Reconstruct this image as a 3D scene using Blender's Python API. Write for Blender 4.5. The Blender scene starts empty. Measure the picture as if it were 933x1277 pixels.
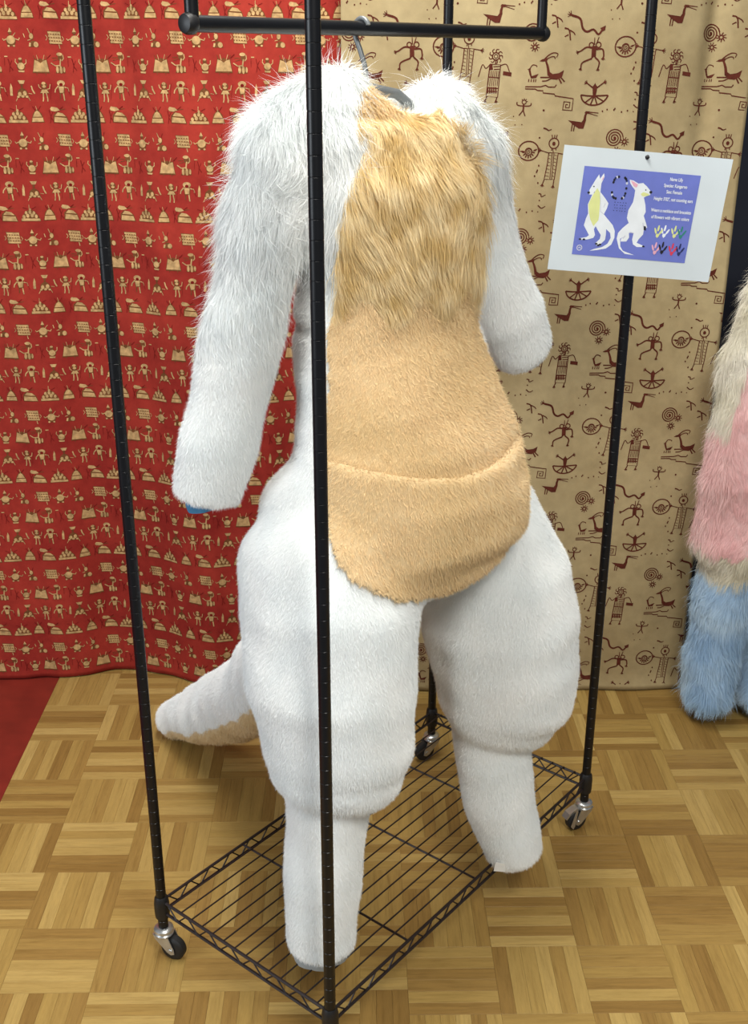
import bpy, bmesh, math, random
import numpy as np
from mathutils import Vector, Matrix
from mathutils.geometry import tessellate_polygon

scene = bpy.context.scene
COL = scene.collection
RNG = np.random.default_rng(7)
random.seed(7)

# ------------------------------------------------------------------ camera
F_PX, PITCH, ROLL, CAM_H, YAW = 1408.8, 0.3836, 0.0013, 1.6205, 0.0149
cam_data = bpy.data.cameras.new('camera')
cam_data.sensor_fit = 'HORIZONTAL'
cam_data.sensor_width = 36.0
cam_data.lens = F_PX / 933.0 * 36.0
cam_data.clip_start = 0.05
cam = bpy.data.objects.new('camera', cam_data)
COL.objects.link(cam)
_hf = Vector((math.sin(YAW), math.cos(YAW), 0))
_fw = _hf * math.cos(PITCH) - Vector((0, 0, 1)) * math.sin(PITCH)
_rt = Vector((math.cos(YAW), -math.sin(YAW), 0))
_up = _rt.cross(_fw)
_m = Matrix((_rt, _up, -_fw)).transposed() @ Matrix.Rotation(ROLL, 3, 'Z')
cam.matrix_world = Matrix.Translation((0, 0, CAM_H)) @ _m.to_4x4()
scene.camera = cam

# ------------------------------------------------------------------ world, lamps, exposure
world = bpy.data.worlds.new('world')
scene.world = world
world.use_nodes = True
_bg = world.node_tree.nodes['Background']
_bg.inputs['Color'].default_value = (0.90, 0.95, 1.0, 1)
_bg.inputs['Strength'].default_value = 0.22

def area_lamp(name, loc, target, sx, sy, power, color):
    d = bpy.data.lights.new(name, 'AREA')
    d.shape = 'RECTANGLE'; d.size = sx; d.size_y = sy
    d.energy = power; d.color = color
    o = bpy.data.objects.new(name, d); COL.objects.link(o)
    o.location = loc
    o.rotation_euler = (Vector(target) - Vector(loc)).to_track_quat('-Z', 'Y').to_euler()
    return o
# two ceiling fluorescent troffers and the daylight of a window on the left of the room
area_lamp('ceiling_troffer_lamp', (-0.10, 1.75, 2.72), (-0.10, 1.75, 0), 0.6, 1.2, 42, (1.0, 0.97, 0.90))
area_lamp('ceiling_troffer_lamp', (0.6, -0.2, 2.72), (0.6, -0.2, 0), 0.6, 1.2, 62, (1.0, 0.97, 0.90))
area_lamp('window_daylight', (-2.6, 0.2, 1.7), (0.0, 1.9, 0.9), 1.2, 1.4, 40, (0.86, 0.93, 1.0))

scene.view_settings.view_transform = 'Standard'
scene.view_settings.look = 'None'
scene.view_settings.gamma = 1.0
scene.view_settings.use_curve_mapping = False
scene.view_settings.exposure = 0.18

# ------------------------------------------------------------------ helpers
def srgb(r, g, b):
    f = lambda c: c / 12.92 if c <= 0.04045 else ((c + 0.055) / 1.055) ** 2.4
    return (f(r / 255), f(g / 255), f(b / 255), 1.0)

class NT:
    """small helper around a material's node tree"""
    def __init__(self, name):
        self.mat = bpy.data.materials.new(name); self.mat.use_nodes = True
        self.t = self.mat.node_tree; self.n = self.t.nodes; self.l = self.t.links
        self.bsdf = self.n['Principled BSDF']; self.out = self.n['Material Output']
    def add(self, typ, **kw):
        nd = self.n.new(typ)
        for k, v in kw.items():
            if k in nd.inputs: nd.inputs[k].default_value = v
            else: setattr(nd, k, v)
        return nd
    def link(self, a, b): self.l.new(a, b)
    def ramp(self, fac, stops):
        r = self.n.new('ShaderNodeValToRGB'); e = r.color_ramp.elements
        while len(e) < len(stops): e.new(0.5)
        for el, (p, c) in zip(e, stops): el.position = p; el.color = c
        self.link(fac, r.inputs['Fac']); return r
    def mix(self, fac, a, b, mode='MIX'):
        m = self.n.new('ShaderNodeMix'); m.data_type = 'RGBA'; m.blend_type = mode
        for s, v in ((0, fac), (6, a), (7, b)):
            if hasattr(v, 'is_linked') or hasattr(v, 'links'): self.link(v, m.inputs[s])
            else: m.inputs[s].default_value = v
        return m.outputs[2]
    def noise(self, scale, detail=3, vec=None, rough=0.5):
        nz = self.n.new('ShaderNodeTexNoise'); nz.inputs['Scale'].default_value = scale
        nz.inputs['Detail'].default_value = detail; nz.inputs['Roughness'].default_value = rough
        if vec is not None: self.link(vec, nz.inputs['Vector'])
        return nz
    def bump(self, height, strength, dist):
        b = self.n.new('ShaderNodeBump'); b.inputs['Strength'].default_value = strength
        b.inputs['Distance'].default_value = dist
        self.link(height, b.inputs['Height']); self.link(b.outputs[0], self.bsdf.inputs['Normal'])

def mat_plain(name, col, rough=0.5, metal=0.0, var=0.12, scale=30, spec=0.5, bump=0.0):
    t = NT(name)
    tc = t.add('ShaderNodeTexCoord')
    nz = t.noise(scale, 4, tc.outputs['Object'])
    dark = tuple(c * (1 - var) for c in col[:3]) + (1,)
    lite = tuple(min(1, c * (1 + var)) for c in col[:3]) + (1,)
    r = t.ramp(nz.outputs['Fac'], [(0.3, dark), (0.7, lite)])
    t.link(r.outputs['Color'], t.bsdf.inputs['Base Color'])
    t.bsdf.inputs['Roughness'].default_value = rough
    t.bsdf.inputs['Metallic'].default_value = metal
    t.bsdf.inputs['Specular IOR Level'].default_value = spec
    if bump: t.bump(nz.outputs['Fac'], bump, 0.002)
    return t.mat

def mat_fur(name, col, col2, scale=9.0, transl=0.35):
    """matt, slightly translucent pile"""
    t = NT(name)
    tc = t.add('ShaderNodeTexCoord')
    nz = t.noise(scale, 4, tc.outputs['Object'])
    r = t.ramp(nz.outputs['Fac'], [(0.35, col), (0.68, col2)])
    t.n.remove(t.bsdf)
    d = t.add('ShaderNodeBsdfDiffuse', Roughness=1.0)
    s = t.add('ShaderNodeBsdfTranslucent')
    m = t.add('ShaderNodeMixShader', Fac=transl)
    t.link(r.outputs['Color'], d.inputs['Color']); t.link(r.outputs['Color'], s.inputs['Color'])
    t.link(d.outputs[0], m.inputs[1]); t.link(s.outputs[0], m.inputs[2])
    t.link(m.outputs[0], t.out.inputs['Surface'])
    return t.mat

def new_obj(name, mesh, parent=None, loc=None):
    o = bpy.data.objects.new(name, mesh); COL.objects.link(o)
    if loc is not None: o.location = loc
    if parent is not None: o.parent = parent
    return o

def tag(o, label=None, cat=None, group=None, kind=None):
    if label: o['label'] = label
    if cat: o['category'] = cat
    if group: o['group'] = group
    if kind: o['kind'] = kind
    return o

def empty(name, loc, label, cat, rz=0.0):
    o = bpy.data.objects.new(name, None); COL.objects.link(o)
    o.location = loc; o.rotation_euler = (0, 0, rz); o.empty_display_size = 0.1
    return tag(o, label, cat)

class MB:
    """collects boxes, tubes, lathes -> one mesh"""
    def __init__(self): self.v = []; self.f = []; self.mi = []; self.cur = 0
    def add(self, vs, fs):
        o = len(self.v); self.v += [tuple(p) for p in vs]
        for f in fs: self.f.append(tuple(i + o for i in f)); self.mi.append(self.cur)
    def tube(self, pts, rad, seg=8, caps=True):
        pts = [Vector(p) for p in pts]; n = len(pts)
        rads = rad if isinstance(rad, (list, tuple)) else [rad] * n
        up = Vector((0.13, 0.29, 0.95)); vs = []; fs = []; pe = None
        for i, p in enumerate(pts):
            t = (pts[min(i + 1, n - 1)] - pts[max(i - 1, 0)]).normalized()
            if pe is None:
                e1 = t.cross(up)
                if e1.length < 1e-3: e1 = t.cross(Vector((1, 0, 0)))
            else: e1 = pe - t * pe.dot(t)
            e1.normalize(); pe = e1; e2 = t.cross(e1)
            for k in range(seg):
                a = 2 * math.pi * k / seg
                vs.append(p + (e1 * math.cos(a) + e2 * math.sin(a)) * rads[i])
        for i in range(n - 1):
            for k in range(seg):
                k2 = (k + 1) % seg
                fs.append((i * seg + k, i * seg + k2, (i + 1) * seg + k2, (i + 1) * seg + k))
        if caps:
            fs.append(tuple(range(seg))[::-1]); fs.append(tuple((n - 1) * seg + k for k in range(seg)))
        self.add(vs, fs); return self
    def lathe(self, prof, center=(0, 0, 0), axis='Z', seg=24):
        c = Vector(center); vs = []; fs = []; n = len(prof)
        for r, h in prof:
            for k in range(seg):
                a = 2 * math.pi * k / seg
                x, y = r * math.cos(a), r * math.sin(a)
                vs.append(c + (Vector((x, y, h)) if axis == 'Z' else Vector((h, x, y)) if axis == 'X' else Vector((y, h, x))))
        for i in range(n - 1):
            for k in range(seg):
                k2 = (k + 1) % seg
                fs.append((i * seg + k, i * seg + k2, (i + 1) * seg + k2, (i + 1) * seg + k))
        fs.append(tuple(range(seg))[::-1]); fs.append(tuple((n - 1) * seg + k for k in range(seg)))
        self.add(vs, fs); return self
    def prism(self, poly, t0, t1, fn):
        """poly 2-D, fn(u, v, t) -> 3-D"""
        n = len(poly)
        vs = [fn(u, v, t0) for u, v in poly] + [fn(u, v, t1) for u, v in poly]
        fs = [tuple(range(n))[::-1], tuple(range(n, 2 * n))]
        fs += [(i, (i + 1) % n, n + (i + 1) % n, n + i) for i in range(n)]
        self.add(vs, fs); return self
    def box(self, a, b):
        return self.prism([(a[0], a[1]), (b[0], a[1]), (b[0], b[1]), (a[0], b[1])], a[2], b[2], lambda u, v, t: (u, v, t))
    def mesh(self, name, mats, smooth=True):
        me = bpy.data.meshes.new(name); me.from_pydata(self.v, [], self.f)
        mats = mats if isinstance(mats, (list, tuple)) else [mats]
        for m in mats: me.materials.append(m)
        if len(mats) > 1: me.polygons.foreach_set('material_index', self.mi)
        bm = bmesh.new(); bm.from_mesh(me); bmesh.ops.recalc_face_normals(bm, faces=bm.faces); bm.to_mesh(me); bm.free()
        if smooth:
            me.polygons.foreach_set('use_smooth', [True] * len(me.polygons))
            try: me.set_sharp_from_angle(angle=math.radians(38))
            except Exception: pass
        return me
    def build(self, name, mats, parent=None, loc=None, smooth=True):
        return new_obj(name, self.mesh(name, mats, smooth), parent, loc)

def mesh_np(name, verts, faces_list, mats, mat_idx=None, smooth=True):
    """faces_list: list of int arrays (m,3) or (m,4)"""
    me = bpy.data.meshes.new(name)
    nf = sum(len(f) for f in faces_list); nl = sum(f.size for f in faces_list)
    me.vertices.add(len(verts)); me.vertices.foreach_set('co', np.ascontiguousarray(verts, dtype=np.float32).ravel())
    me.loops.add(nl); me.polygons.add(nf)
    me.loops.foreach_set('vertex_index', np.concatenate([f.ravel() for f in faces_list]).astype(np.int32))
    tot = np.concatenate([np.full(len(f), f.shape[1], np.int32) for f in faces_list])
    st = np.concatenate([[0], np.cumsum(tot)[:-1]]).astype(np.int32)
    me.polygons.foreach_set('loop_start', st)
    try: me.polygons.foreach_set('loop_total', tot)
    except Exception: pass
    for m in (mats if isinstance(mats, (list, tuple)) else [mats]): me.materials.append(m)
    if mat_idx is not None: me.polygons.foreach_set('material_index', np.asarray(mat_idx, np.int32))
    me.polygons.foreach_set('use_smooth', np.full(nf, smooth, dtype=bool))
    me.update(calc_edges=True); me.validate()
    return me

# ---- implicit surfaces -------------------------------------------------
def smin(a, b, k):
    h = np.clip(0.5 + 0.5 * (b - a) / k, 0, 1)
    return b + (a - b) * h - k * h * (1 - h)

def unit(v):
    v = np.asarray(v, float); return v / np.linalg.norm(v)

def tube_sdf(P, chain, e1, cap=1.0):
    """chain: rows x,y,z,ra,rb; elliptic section, ra along e1, rb across; P (...,3)"""
    out = np.full(P.shape[:-1], 1e3, np.float32)
    ch = np.asarray(chain, float)
    for i in range(len(ch) - 1):
        a, b = ch[i, :3], ch[i + 1, :3]
        ax = b - a; L = np.linalg.norm(ax); ax = ax / L
        f1 = e1 - ax * np.dot(e1, ax); f1 = f1 / np.linalg.norm(f1); f2 = np.cross(ax, f1)
        q = P - a.astype(np.float32)
        h = q @ ax.astype(np.float32)
        t = np.clip(h / L, 0, 1)
        ra = ch[i, 3] + (ch[i + 1, 3] - ch[i, 3]) * t
        rb = ch[i, 4] + (ch[i + 1, 4] - ch[i, 4]) * t
        o1 = q @ f1.astype(np.float32); o2 = q @ f2.astype(np.float32); o3 = h - t * L
        rm = np.minimum(ra, rb)
        d = np.sqrt((o1 / ra) ** 2 + (o2 / rb) ** 2 + (o3 / (rm * cap)) ** 2 + 1e-9) - 1
        out = np.minimum(out, (d * rm).astype(np.float32)) if i == 0 else smin(out, (d * rm).astype(np.float32), 0.006)
    return out

def wob(P, seed, amp, freq, n=7):
    r = np.random.default_rng(seed); out = 0
    for _ in range(n):
        k = r.normal(size=3) * freq; ph = r.uniform(0, 6.28)
        out = out + np.sin(P[..., 0] * k[0] + P[..., 1] * k[1] + P[..., 2] * k[2] + ph)
    return (out * amp / n ** 0.5).astype(np.float32)

def poly_sd(x, y, poly):
    """signed distance (negative inside) to a closed polygon"""
    d = np.full(x.shape, 1e9); s = np.ones(x.shape); n = len(poly); j = n - 1
    for i in range(n):
        ex, ey = poly[j][0] - poly[i][0], poly[j][1] - poly[i][1]
        wx, wy = x - poly[i][0], y - poly[i][1]
        t = np.clip((wx * ex + wy * ey) / (ex * ex + ey * ey), 0, 1)
        d = np.minimum(d, (wx - ex * t) ** 2 + (wy - ey * t) ** 2)
        c1 = y >= poly[i][1]; c2 = y < poly[j][1]; c3 = ex * wy > ey * wx
        fl = (c1 & c2 & c3) | (~c1 & ~c2 & ~c3); s = np.where(fl, -s, s); j = i
    return (s * np.sqrt(d)).astype(np.float32)

def surface_nets(Fv, org, h):
    S = Fv < 0
    nx, ny, nz = Fv.shape
    c = [S[dx:nx - 1 + dx, dy:ny - 1 + dy, dz:nz - 1 + dz] for dx in (0, 1) for dy in (0, 1) for dz in (0, 1)]
    cnt = sum(k.astype(np.int8) for k in c)
    act = (cnt > 0) & (cnt < 8)
    idx = np.full(act.shape, -1, np.int64); ii = np.argwhere(act); idx[act] = np.arange(len(ii))
    acc = np.zeros((len(ii), 3)); num = np.zeros(len(ii))
    corners = [(dx, dy, dz) for dx in (0, 1) for dy in (0, 1) for dz in (0, 1)]
    vals = [Fv[ii[:, 0] + a, ii[:, 1] + b, ii[:, 2] + g] for a, b, g in corners]
    for i in range(8):
        for j in range(i + 1, 8):
            df = [abs(corners[i][k] - corners[j][k]) for k in range(3)]
            if sum(df) != 1: continue
            a, b = vals[i], vals[j]; m = (a < 0) != (b < 0)
            t = np.where(m, a / np.where(m, a - b, 1), 0)
            p = np.array(corners[i]) + t[:, None] * (np.array(corners[j]) - np.array(corners[i]))
            acc += np.where(m[:, None], p, 0); num += m
    V = np.asarray(org) + (ii + acc / num[:, None]) * h
    Q = []
    for ax in range(3):
        sl0 = [slice(None)] * 3; sl1 = [slice(None)] * 3
        sl0[ax] = slice(0, -1); sl1[ax] = slice(1, None)
        e = np.argwhere(S[tuple(sl0)] != S[tuple(sl1)])
        o1, o2 = [(1, 2), (2, 0), (0, 1)][ax]
        ok = (e[:, o1] > 0) & (e[:, o2] > 0) & (e[:, o1] < Fv.shape[o1] - 1) & (e[:, o2] < Fv.shape[o2] - 1); e = e[ok]
        quad = []
        for d1, d2 in ((-1, -1), (0, -1), (0, 0), (-1, 0)):
            k = e.copy(); k[:, o1] += d1; k[:, o2] += d2
            quad.append(idx[k[:, 0], k[:, 1], k[:, 2]])
        q = np.stack(quad, 1); inside = S[e[:, 0], e[:, 1], e[:, 2]]
        q[~inside] = q[~inside][:, ::-1]
        Q.append(q)
    Q = np.concatenate(Q); Q = Q[(Q >= 0).all(1)]
    return V, Q

def grid(lo, hi, h):
    ax = [np.arange(lo[k], hi[k] + h, h, dtype=np.float32) for k in range(3)]
    return np.stack(np.meshgrid(*ax, indexing='ij'), -1)

def relax(V, Q, it=2, w=0.5):
    for _ in range(it):
        acc = np.zeros_like(V); n = np.zeros(len(V))
        for a, b in ((0, 1), (1, 2), (2, 3), (3, 0)):
            np.add.at(acc, Q[:, a], V[Q[:, b]]); np.add.at(acc, Q[:, b], V[Q[:, a]])
            np.add.at(n, Q[:, a], 1); np.add.at(n, Q[:, b], 1)
        V = V * (1 - w) + w * acc / np.maximum(n, 1)[:, None]
    return V

# ---- the white costume's shape (metres; z up, camera looks along +y) ----
TORSO = [(0.0469, 1.8400, 1.5404, 0.0884, 0.0707), (0.0459, 1.8400, 1.5053, 0.1395, 0.0977), (0.0461, 1.8350, 1.4459, 0.1572, 0.1100), (0.0527, 1.8300, 1.3730, 0.1557, 0.1121), (0.0518, 1.8250, 1.2981, 0.1529, 0.1131), (0.0443, 1.8200, 1.2213, 0.1570, 0.1193), (0.0550, 1.8150, 1.1558, 0.1691, 0.1319), (0.0698, 1.8000, 1.0780, 0.1794, 0.1435), (0.0821, 1.7900, 1.0112, 0.1917, 0.1610), (0.0826, 1.7800, 0.9433, 0.2036, 0.1751), (0.0900, 1.7750, 0.8795, 0.1975, 0.1738), (0.1032, 1.7750, 0.8240, 0.1610, 0.1368)]
SHOULDER = [(-0.1182, 1.7450, 1.4943, 0.0607, 0.0547), (-0.0298, 1.7900, 1.5482, 0.0615, 0.0554), (0.0408, 1.8400, 1.5264, 0.0534, 0.0480), (0.1188, 1.9000, 1.5234, 0.0656, 0.0590), (0.1857, 1.9550, 1.4728, 0.0572, 0.0515)]
THIGH_NEAR = [(-0.0827, 1.7500, 0.9341, 0.0831, 0.0997), (-0.0605, 1.7200, 0.8525, 0.1279, 0.1599), (-0.0503, 1.6900, 0.7632, 0.1374, 0.1786), (-0.0488, 1.6650, 0.6395, 0.1349, 0.1686), (-0.0387, 1.6500, 0.5460, 0.1229, 0.1475), (-0.0391, 1.6400, 0.4928, 0.1099, 0.1209)]
CALF_NEAR = [(-0.0499, 1.6250, 0.4902, 0.0675, 0.0709), (-0.0564, 1.6150, 0.3984, 0.0698, 0.0733), (-0.0663, 1.6000, 0.2732, 0.0668, 0.0701), (-0.0714, 1.5920, 0.2094, 0.0631, 0.0663), (-0.0721, 1.5880, 0.1551, 0.0594, 0.0624)]
THIGH_FAR = [(0.2252, 1.9200, 0.8422, 0.0972, 0.1069), (0.2550, 1.9200, 0.7286, 0.1322, 0.1520), (0.2661, 1.9150, 0.6301, 0.1351, 0.1621), (0.2777, 1.9050, 0.5488, 0.1297, 0.1491), (0.2798, 1.8950, 0.4730, 0.1207, 0.1327), (0.2728, 1.8900, 0.4401, 0.1075, 0.1129)]
CALF_FAR = [(0.2537, 1.8850, 0.4362, 0.0736, 0.0773), (0.2611, 1.8750, 0.3416, 0.0729, 0.0766), (0.2775, 1.8600, 0.2482, 0.0674, 0.0707), (0.2986, 1.8520, 0.1845, 0.0615, 0.0646), (0.3102, 1.8470, 0.1293, 0.0556, 0.0584)]
SLEEVE_NEAR = [(-0.1099, 1.7420, 1.4889, 0.0559, 0.0503), (-0.1258, 1.7350, 1.4210, 0.0614, 0.0553), (-0.1422, 1.7300, 1.3512, 0.0622, 0.0560), (-0.1698, 1.7250, 1.2549, 0.0646, 0.0581), (-0.1922, 1.7200, 1.1551, 0.0632, 0.0569), (-0.2238, 1.7200, 1.0497, 0.0633, 0.0570), (-0.2493, 1.7200, 0.9578, 0.0605, 0.0545)]
SLEEVE_FAR = [(0.1842, 1.9650, 1.4657, 0.0576, 0.0518), (0.2046, 1.9900, 1.3715, 0.0594, 0.0535), (0.2305, 2.0150, 1.2714, 0.0627, 0.0564), (0.2719, 2.0400, 1.1800, 0.0660, 0.0594), (0.3073, 2.0600, 1.1139, 0.0582, 0.0524)]
TAIL = [(-0.0945, 1.9000, 0.6400, 0.0907, 0.0907), (-0.1266, 2.0200, 0.4962, 0.1010, 0.1010), (-0.1986, 2.1600, 0.3449, 0.0968, 0.0968), (-0.2764, 2.2800, 0.2316, 0.0879, 0.0879), (-0.3811, 2.4000, 0.1227, 0.0692, 0.0692), (-0.4620, 2.4800, 0.0567, 0.0491, 0.0491)]
NECK_C = (0.0671, 1.8300, 1.5776)
NECK_R = (0.075, 0.085, 0.065)
PANEL = [(-0.1447, 1.640), (-0.1474, 1.5345), (-0.1252, 1.5037), (-0.1298, 1.474), (-0.1492, 1.4408), (-0.1661, 1.3893), (-0.1779, 1.3303), (-0.1779, 1.2474), (-0.1818, 1.152), (-0.1989, 1.0537), (-0.2000, 1.0073), (-0.1872, 0.9604), (-0.1726, 0.9197), (-0.1548, 0.8864), (-0.1268, 0.8509), (-0.0930, 0.8127), (-0.0362, 0.8012), (0.0479, 0.8182), (0.1150, 0.8450), (0.1520, 0.8900), (0.1680, 0.9400), (0.1650, 1.0000), (0.1580, 1.0600), (0.1500, 1.1300), (0.1400, 1.2000), (0.1400, 1.2600), (0.1650, 1.3200), (0.1780, 1.3700), (0.1750, 1.4300), (0.1600, 1.4870), (0.1280, 1.5300), (0.0870, 1.5800), (0.0600, 1.640)]
LIP = [(-0.2121, 1.0447), (-0.1677, 1.0431), (-0.1159, 1.0339), (-0.0641, 1.0223), (-0.0158, 1.0178), (0.0287, 1.0223), (0.0920, 1.0297), (0.1700, 1.0450)]

SUIT_YAW = math.radians(32)
AX_A = np.array([math.cos(SUIT_YAW), math.sin(SUIT_YAW), 0])       # across the shoulders
AX_N = np.array([math.sin(SUIT_YAW), -math.cos(SUIT_YAW), 0])      # the way the costume faces

def torso_axis(z):
    t = np.asarray(TORSO); o = np.argsort(t[:, 2])
    return np.interp(z, t[o, 2], t[o, 0]), np.interp(z, t[o, 2], t[o, 1])

def azimuth(P):
    ax, ay = torso_axis(P[..., 2])
    dx, dy = P[..., 0] - ax, P[..., 1] - ay
    return np.arctan2(dx * AX_A[0] + dy * AX_A[1], dx * AX_N[0] + dy * AX_N[1])

def suit_fields(P):
    t = tube_sdf(P, TORSO, AX_A, cap=0.35)
    t = smin(t, tube_sdf(P, SHOULDER, AX_A), 0.05)
    l0 = smin(tube_sdf(P, THIGH_NEAR, AX_A, 0.75), tube_sdf(P, CALF_NEAR, AX_A, 0.2), 0.006)
    l1 = smin(tube_sdf(P, THIGH_FAR, AX_A, 0.7), tube_sdf(P, CALF_FAR, AX_A, 0.25), 0.006)
    s0 = tube_sdf(P, SLEEVE_NEAR, AX_A, 0.14)
    s1 = tube_sdf(P, SLEEVE_FAR, AX_A, 0.6)
    tl = tube_sdf(P, TAIL, AX_A, 1.0) + (0.0022 * np.sin(P @ np.array([-40.0, 48.0, -46.0], np.float32))).astype(np.float32)
    return [t, l0, l1, s0, s1, tl]

def suit_field(P):
    t, l0, l1, s0, s1, tl = fs = suit_fields(P)
    b = smin(t, smin(l0, l1, 0.012), 0.03)
    b = smin(b, tl, 0.035)
    b = smin(b, smin(s0, s1, 0.01), 0.022)
    b = b + wob(P, 3, 0.0035, 17) + wob(P, 5, 0.0016, 42)
    # the neck opening
    q = P - np.array(NECK_C, np.float32)
    qa, qn, qz = q @ AX_A.astype(np.float32), q @ AX_N.astype(np.float32), q[..., 2]
    hole = (np.sqrt((qa / NECK_R[0]) ** 2 + (qn / NECK_R[1]) ** 2 + (qz / NECK_R[2]) ** 2) - 1) * min(NECK_R)
    b = np.maximum(b, -hole.astype(np.float32))
    return b, fs

# ------------------------------------------------------------------ materials
M = {}
M['black_steel'] = mat_plain('black_powder_coat', srgb(9, 10, 14), 0.34, 0.0, 0.25, 40, 0.4)
M['black_wire'] = mat_plain('dark_bronze_wire', srgb(30, 20, 21), 0.42, 0.0, 0.2, 40)
M['black_plastic'] = mat_plain('black_plastic', srgb(20, 20, 22), 0.45, 0.0, 0.2, 60)
M['rubber'] = mat_plain('black_rubber', srgb(24, 24, 24), 0.6, 0.0, 0.2, 60)
M['chrome'] = mat_plain('zinc_plate', srgb(198, 200, 200), 0.28, 0.85, 0.1, 60)
M['hanger'] = mat_plain('grey_hanger', srgb(104, 108, 110), 0.35, 0.2, 0.1, 30)
M['white_fur'] = mat_fur('white_fur', srgb(243, 246, 246), srgb(250, 251, 250), 9, 0.25)
M['tan_fur'] = mat_fur('tan_fur', srgb(232, 209, 164), srgb(242, 221, 182), 5, 0.25)
M['chest_fur'] = mat_fur('chest_fur', srgb(226, 201, 144), srgb(251, 238, 204), 26, 0.25)
M['tail_tan'] = mat_fur('tail_tan', srgb(226, 204, 160), srgb(232, 212, 172), 9, 0.25)
M['lining'] = mat_plain('grey_lining', srgb(172, 180, 184), 0.9, 0, 0.1, 40)
M['blue_lining'] = mat_plain('blue_lining', srgb(70, 130, 170), 0.9, 0, 0.1, 40)
M['pink_fur'] = mat_fur('pink_fur', srgb(244, 208, 208), srgb(250, 226, 224), 9, 0.3)
M['cream_fur'] = mat_fur('cream_fur', srgb(238, 234, 218), srgb(246, 243, 234), 9, 0.3)
M['blue_fur'] = mat_fur('blue_fur', srgb(184, 213, 237), srgb(218, 236, 249), 9, 0.3)

def mat_slat():
    t = NT('parquet_slat')
    uv = t.add('ShaderNodeUVMap'); uv.uv_map = 'uv'
    oi = t.add('ShaderNodeObjectInfo'); ge = t.add('ShaderNodeNewGeometry')
    ad = t.add('ShaderNodeMath', operation='ADD'); t.link(oi.outputs['Random'], ad.inputs[0]); t.link(ge.outputs['Random Per Island'], ad.inputs[1])
    fr = t.add('ShaderNodeMath', operation='FRACT'); t.link(ad.outputs[0], fr.inputs[0])
    of = t.add('ShaderNodeMath', operation='MULTIPLY'); t.link(fr.outputs[0], of.inputs[0]); of.inputs[1].default_value = 37.0
    mp = t.add('ShaderNodeMapping'); t.link(uv.outputs[0], mp.inputs['Vector'])
    cb = t.add('ShaderNodeCombineXYZ'); t.link(of.outputs[0], cb.inputs[0]); t.link(of.outputs[0], cb.inputs[1]); t.link(cb.outputs[0], mp.inputs['Location'])
    mp.inputs['Scale'].default_value = (9, 130, 1)
    n1 = t.noise(1.0, 5, mp.outputs[0], 0.6); n1.inputs['Distortion'].default_value = 0.6
    mp2 = t.add('ShaderNodeMapping'); t.link(uv.outputs[0], mp2.inputs['Vector']); t.link(cb.outputs[0], mp2.inputs['Location'])
    mp2.inputs['Scale'].default_value = (60, 900, 1)
    n2 = t.noise(1.0, 2, mp2.outputs[0])
    base = t.ramp(fr.outputs[0], [(0.0, srgb(140, 108, 56)), (0.3, srgb(154, 122, 66)), (0.65, srgb(168, 138, 77)), (1.0, srgb(186, 157, 95))])
    grain = t.ramp(n1.outputs['Fac'], [(0.3, (0.76, 0.73, 0.67, 1)), (0.5, (0.95, 0.95, 0.95, 1)), (0.72, (1.07, 1.06, 1.02, 1))])
    c = t.mix(1.0, base.outputs['Color'], grain.outputs['Color'], 'MULTIPLY')
    g2 = t.ramp(n2.outputs['Fac'], [(0.35, (0.86, 0.84, 0.8, 1)), (0.6, (1, 1, 1, 1))])
    c = t.mix(0.6, c, g2.outputs['Color'], 'MULTIPLY')
    t.link(c, t.bsdf.inputs['Base Color'])
    t.bsdf.inputs['Roughness'].default_value = 0.42
    t.bsdf.inputs['Specular IOR Level'].default_value = 0.35
    t.bump(n1.outputs['Fac'], 0.08, 0.001)
    return t.mat
M['slat'] = mat_slat()
M['subfloor'] = mat_plain('glue_bed', srgb(140, 104, 56), 0.8, 0, 0.2, 50)
M['red_floor'] = mat_plain('red_floor_paint', srgb(122, 38, 28), 0.5, 0, 0.16, 14, 0.4, 0.1)
M['wall_dark'] = mat_plain('dark_wall', srgb(48, 52, 66), 0.9, 0, 0.12, 8)

def mat_cloth(name, c0, c1, scale, weave=900):
    t = NT(name)
    tc = t.add('ShaderNodeTexCoord')
    nz = t.noise(scale, 6, tc.outputs['Object'], 0.62)
    r = t.ramp(nz.outputs['Fac'], [(0.32, c0), (0.68, c1)])
    n2 = t.noise(scale * 9, 3, tc.outputs['Object'])
    g = t.ramp(n2.outputs['Fac'], [(0.3, (0.9, 0.9, 0.9, 1)), (0.7, (1.04, 1.04, 1.04, 1))])
    t.link(t.mix(1.0, r.outputs['Color'], g.outputs['Color'], 'MULTIPLY'), t.bsdf.inputs['Base Color'])
    t.bsdf.inputs['Roughness'].default_value = 0.95
    t.bsdf.inputs['Specular IOR Level'].default_value = 0.15
    w = t.noise(weave, 1, tc.outputs['Object'])
    t.bump(w.outputs['Fac'], 0.25, 0.0008)
    return t.mat
M['red_cloth'] = mat_cloth('red_cotton', srgb(136, 38, 33), srgb(164, 55, 44), 7)
M['tan_cloth'] = mat_cloth('tan_cotton', srgb(157, 138, 101), srgb(180, 162, 123), 4)
M['print_cream'] = mat_plain('print_cream', srgb(182, 148, 102), 0.95, 0, 0.32, 90, 0.1)
M['print_olive'] = mat_plain('print_olive', srgb(108, 68, 40), 0.95, 0, 0.2, 120, 0.1)
M['print_dark'] = mat_plain('print_maroon_shadow', srgb(112, 26, 24), 0.95, 0, 0.2, 120, 0.1)
M['print_brown'] = mat_plain('print_brown', srgb(88, 42, 32), 0.95, 0, 0.2, 90, 0.1)

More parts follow.
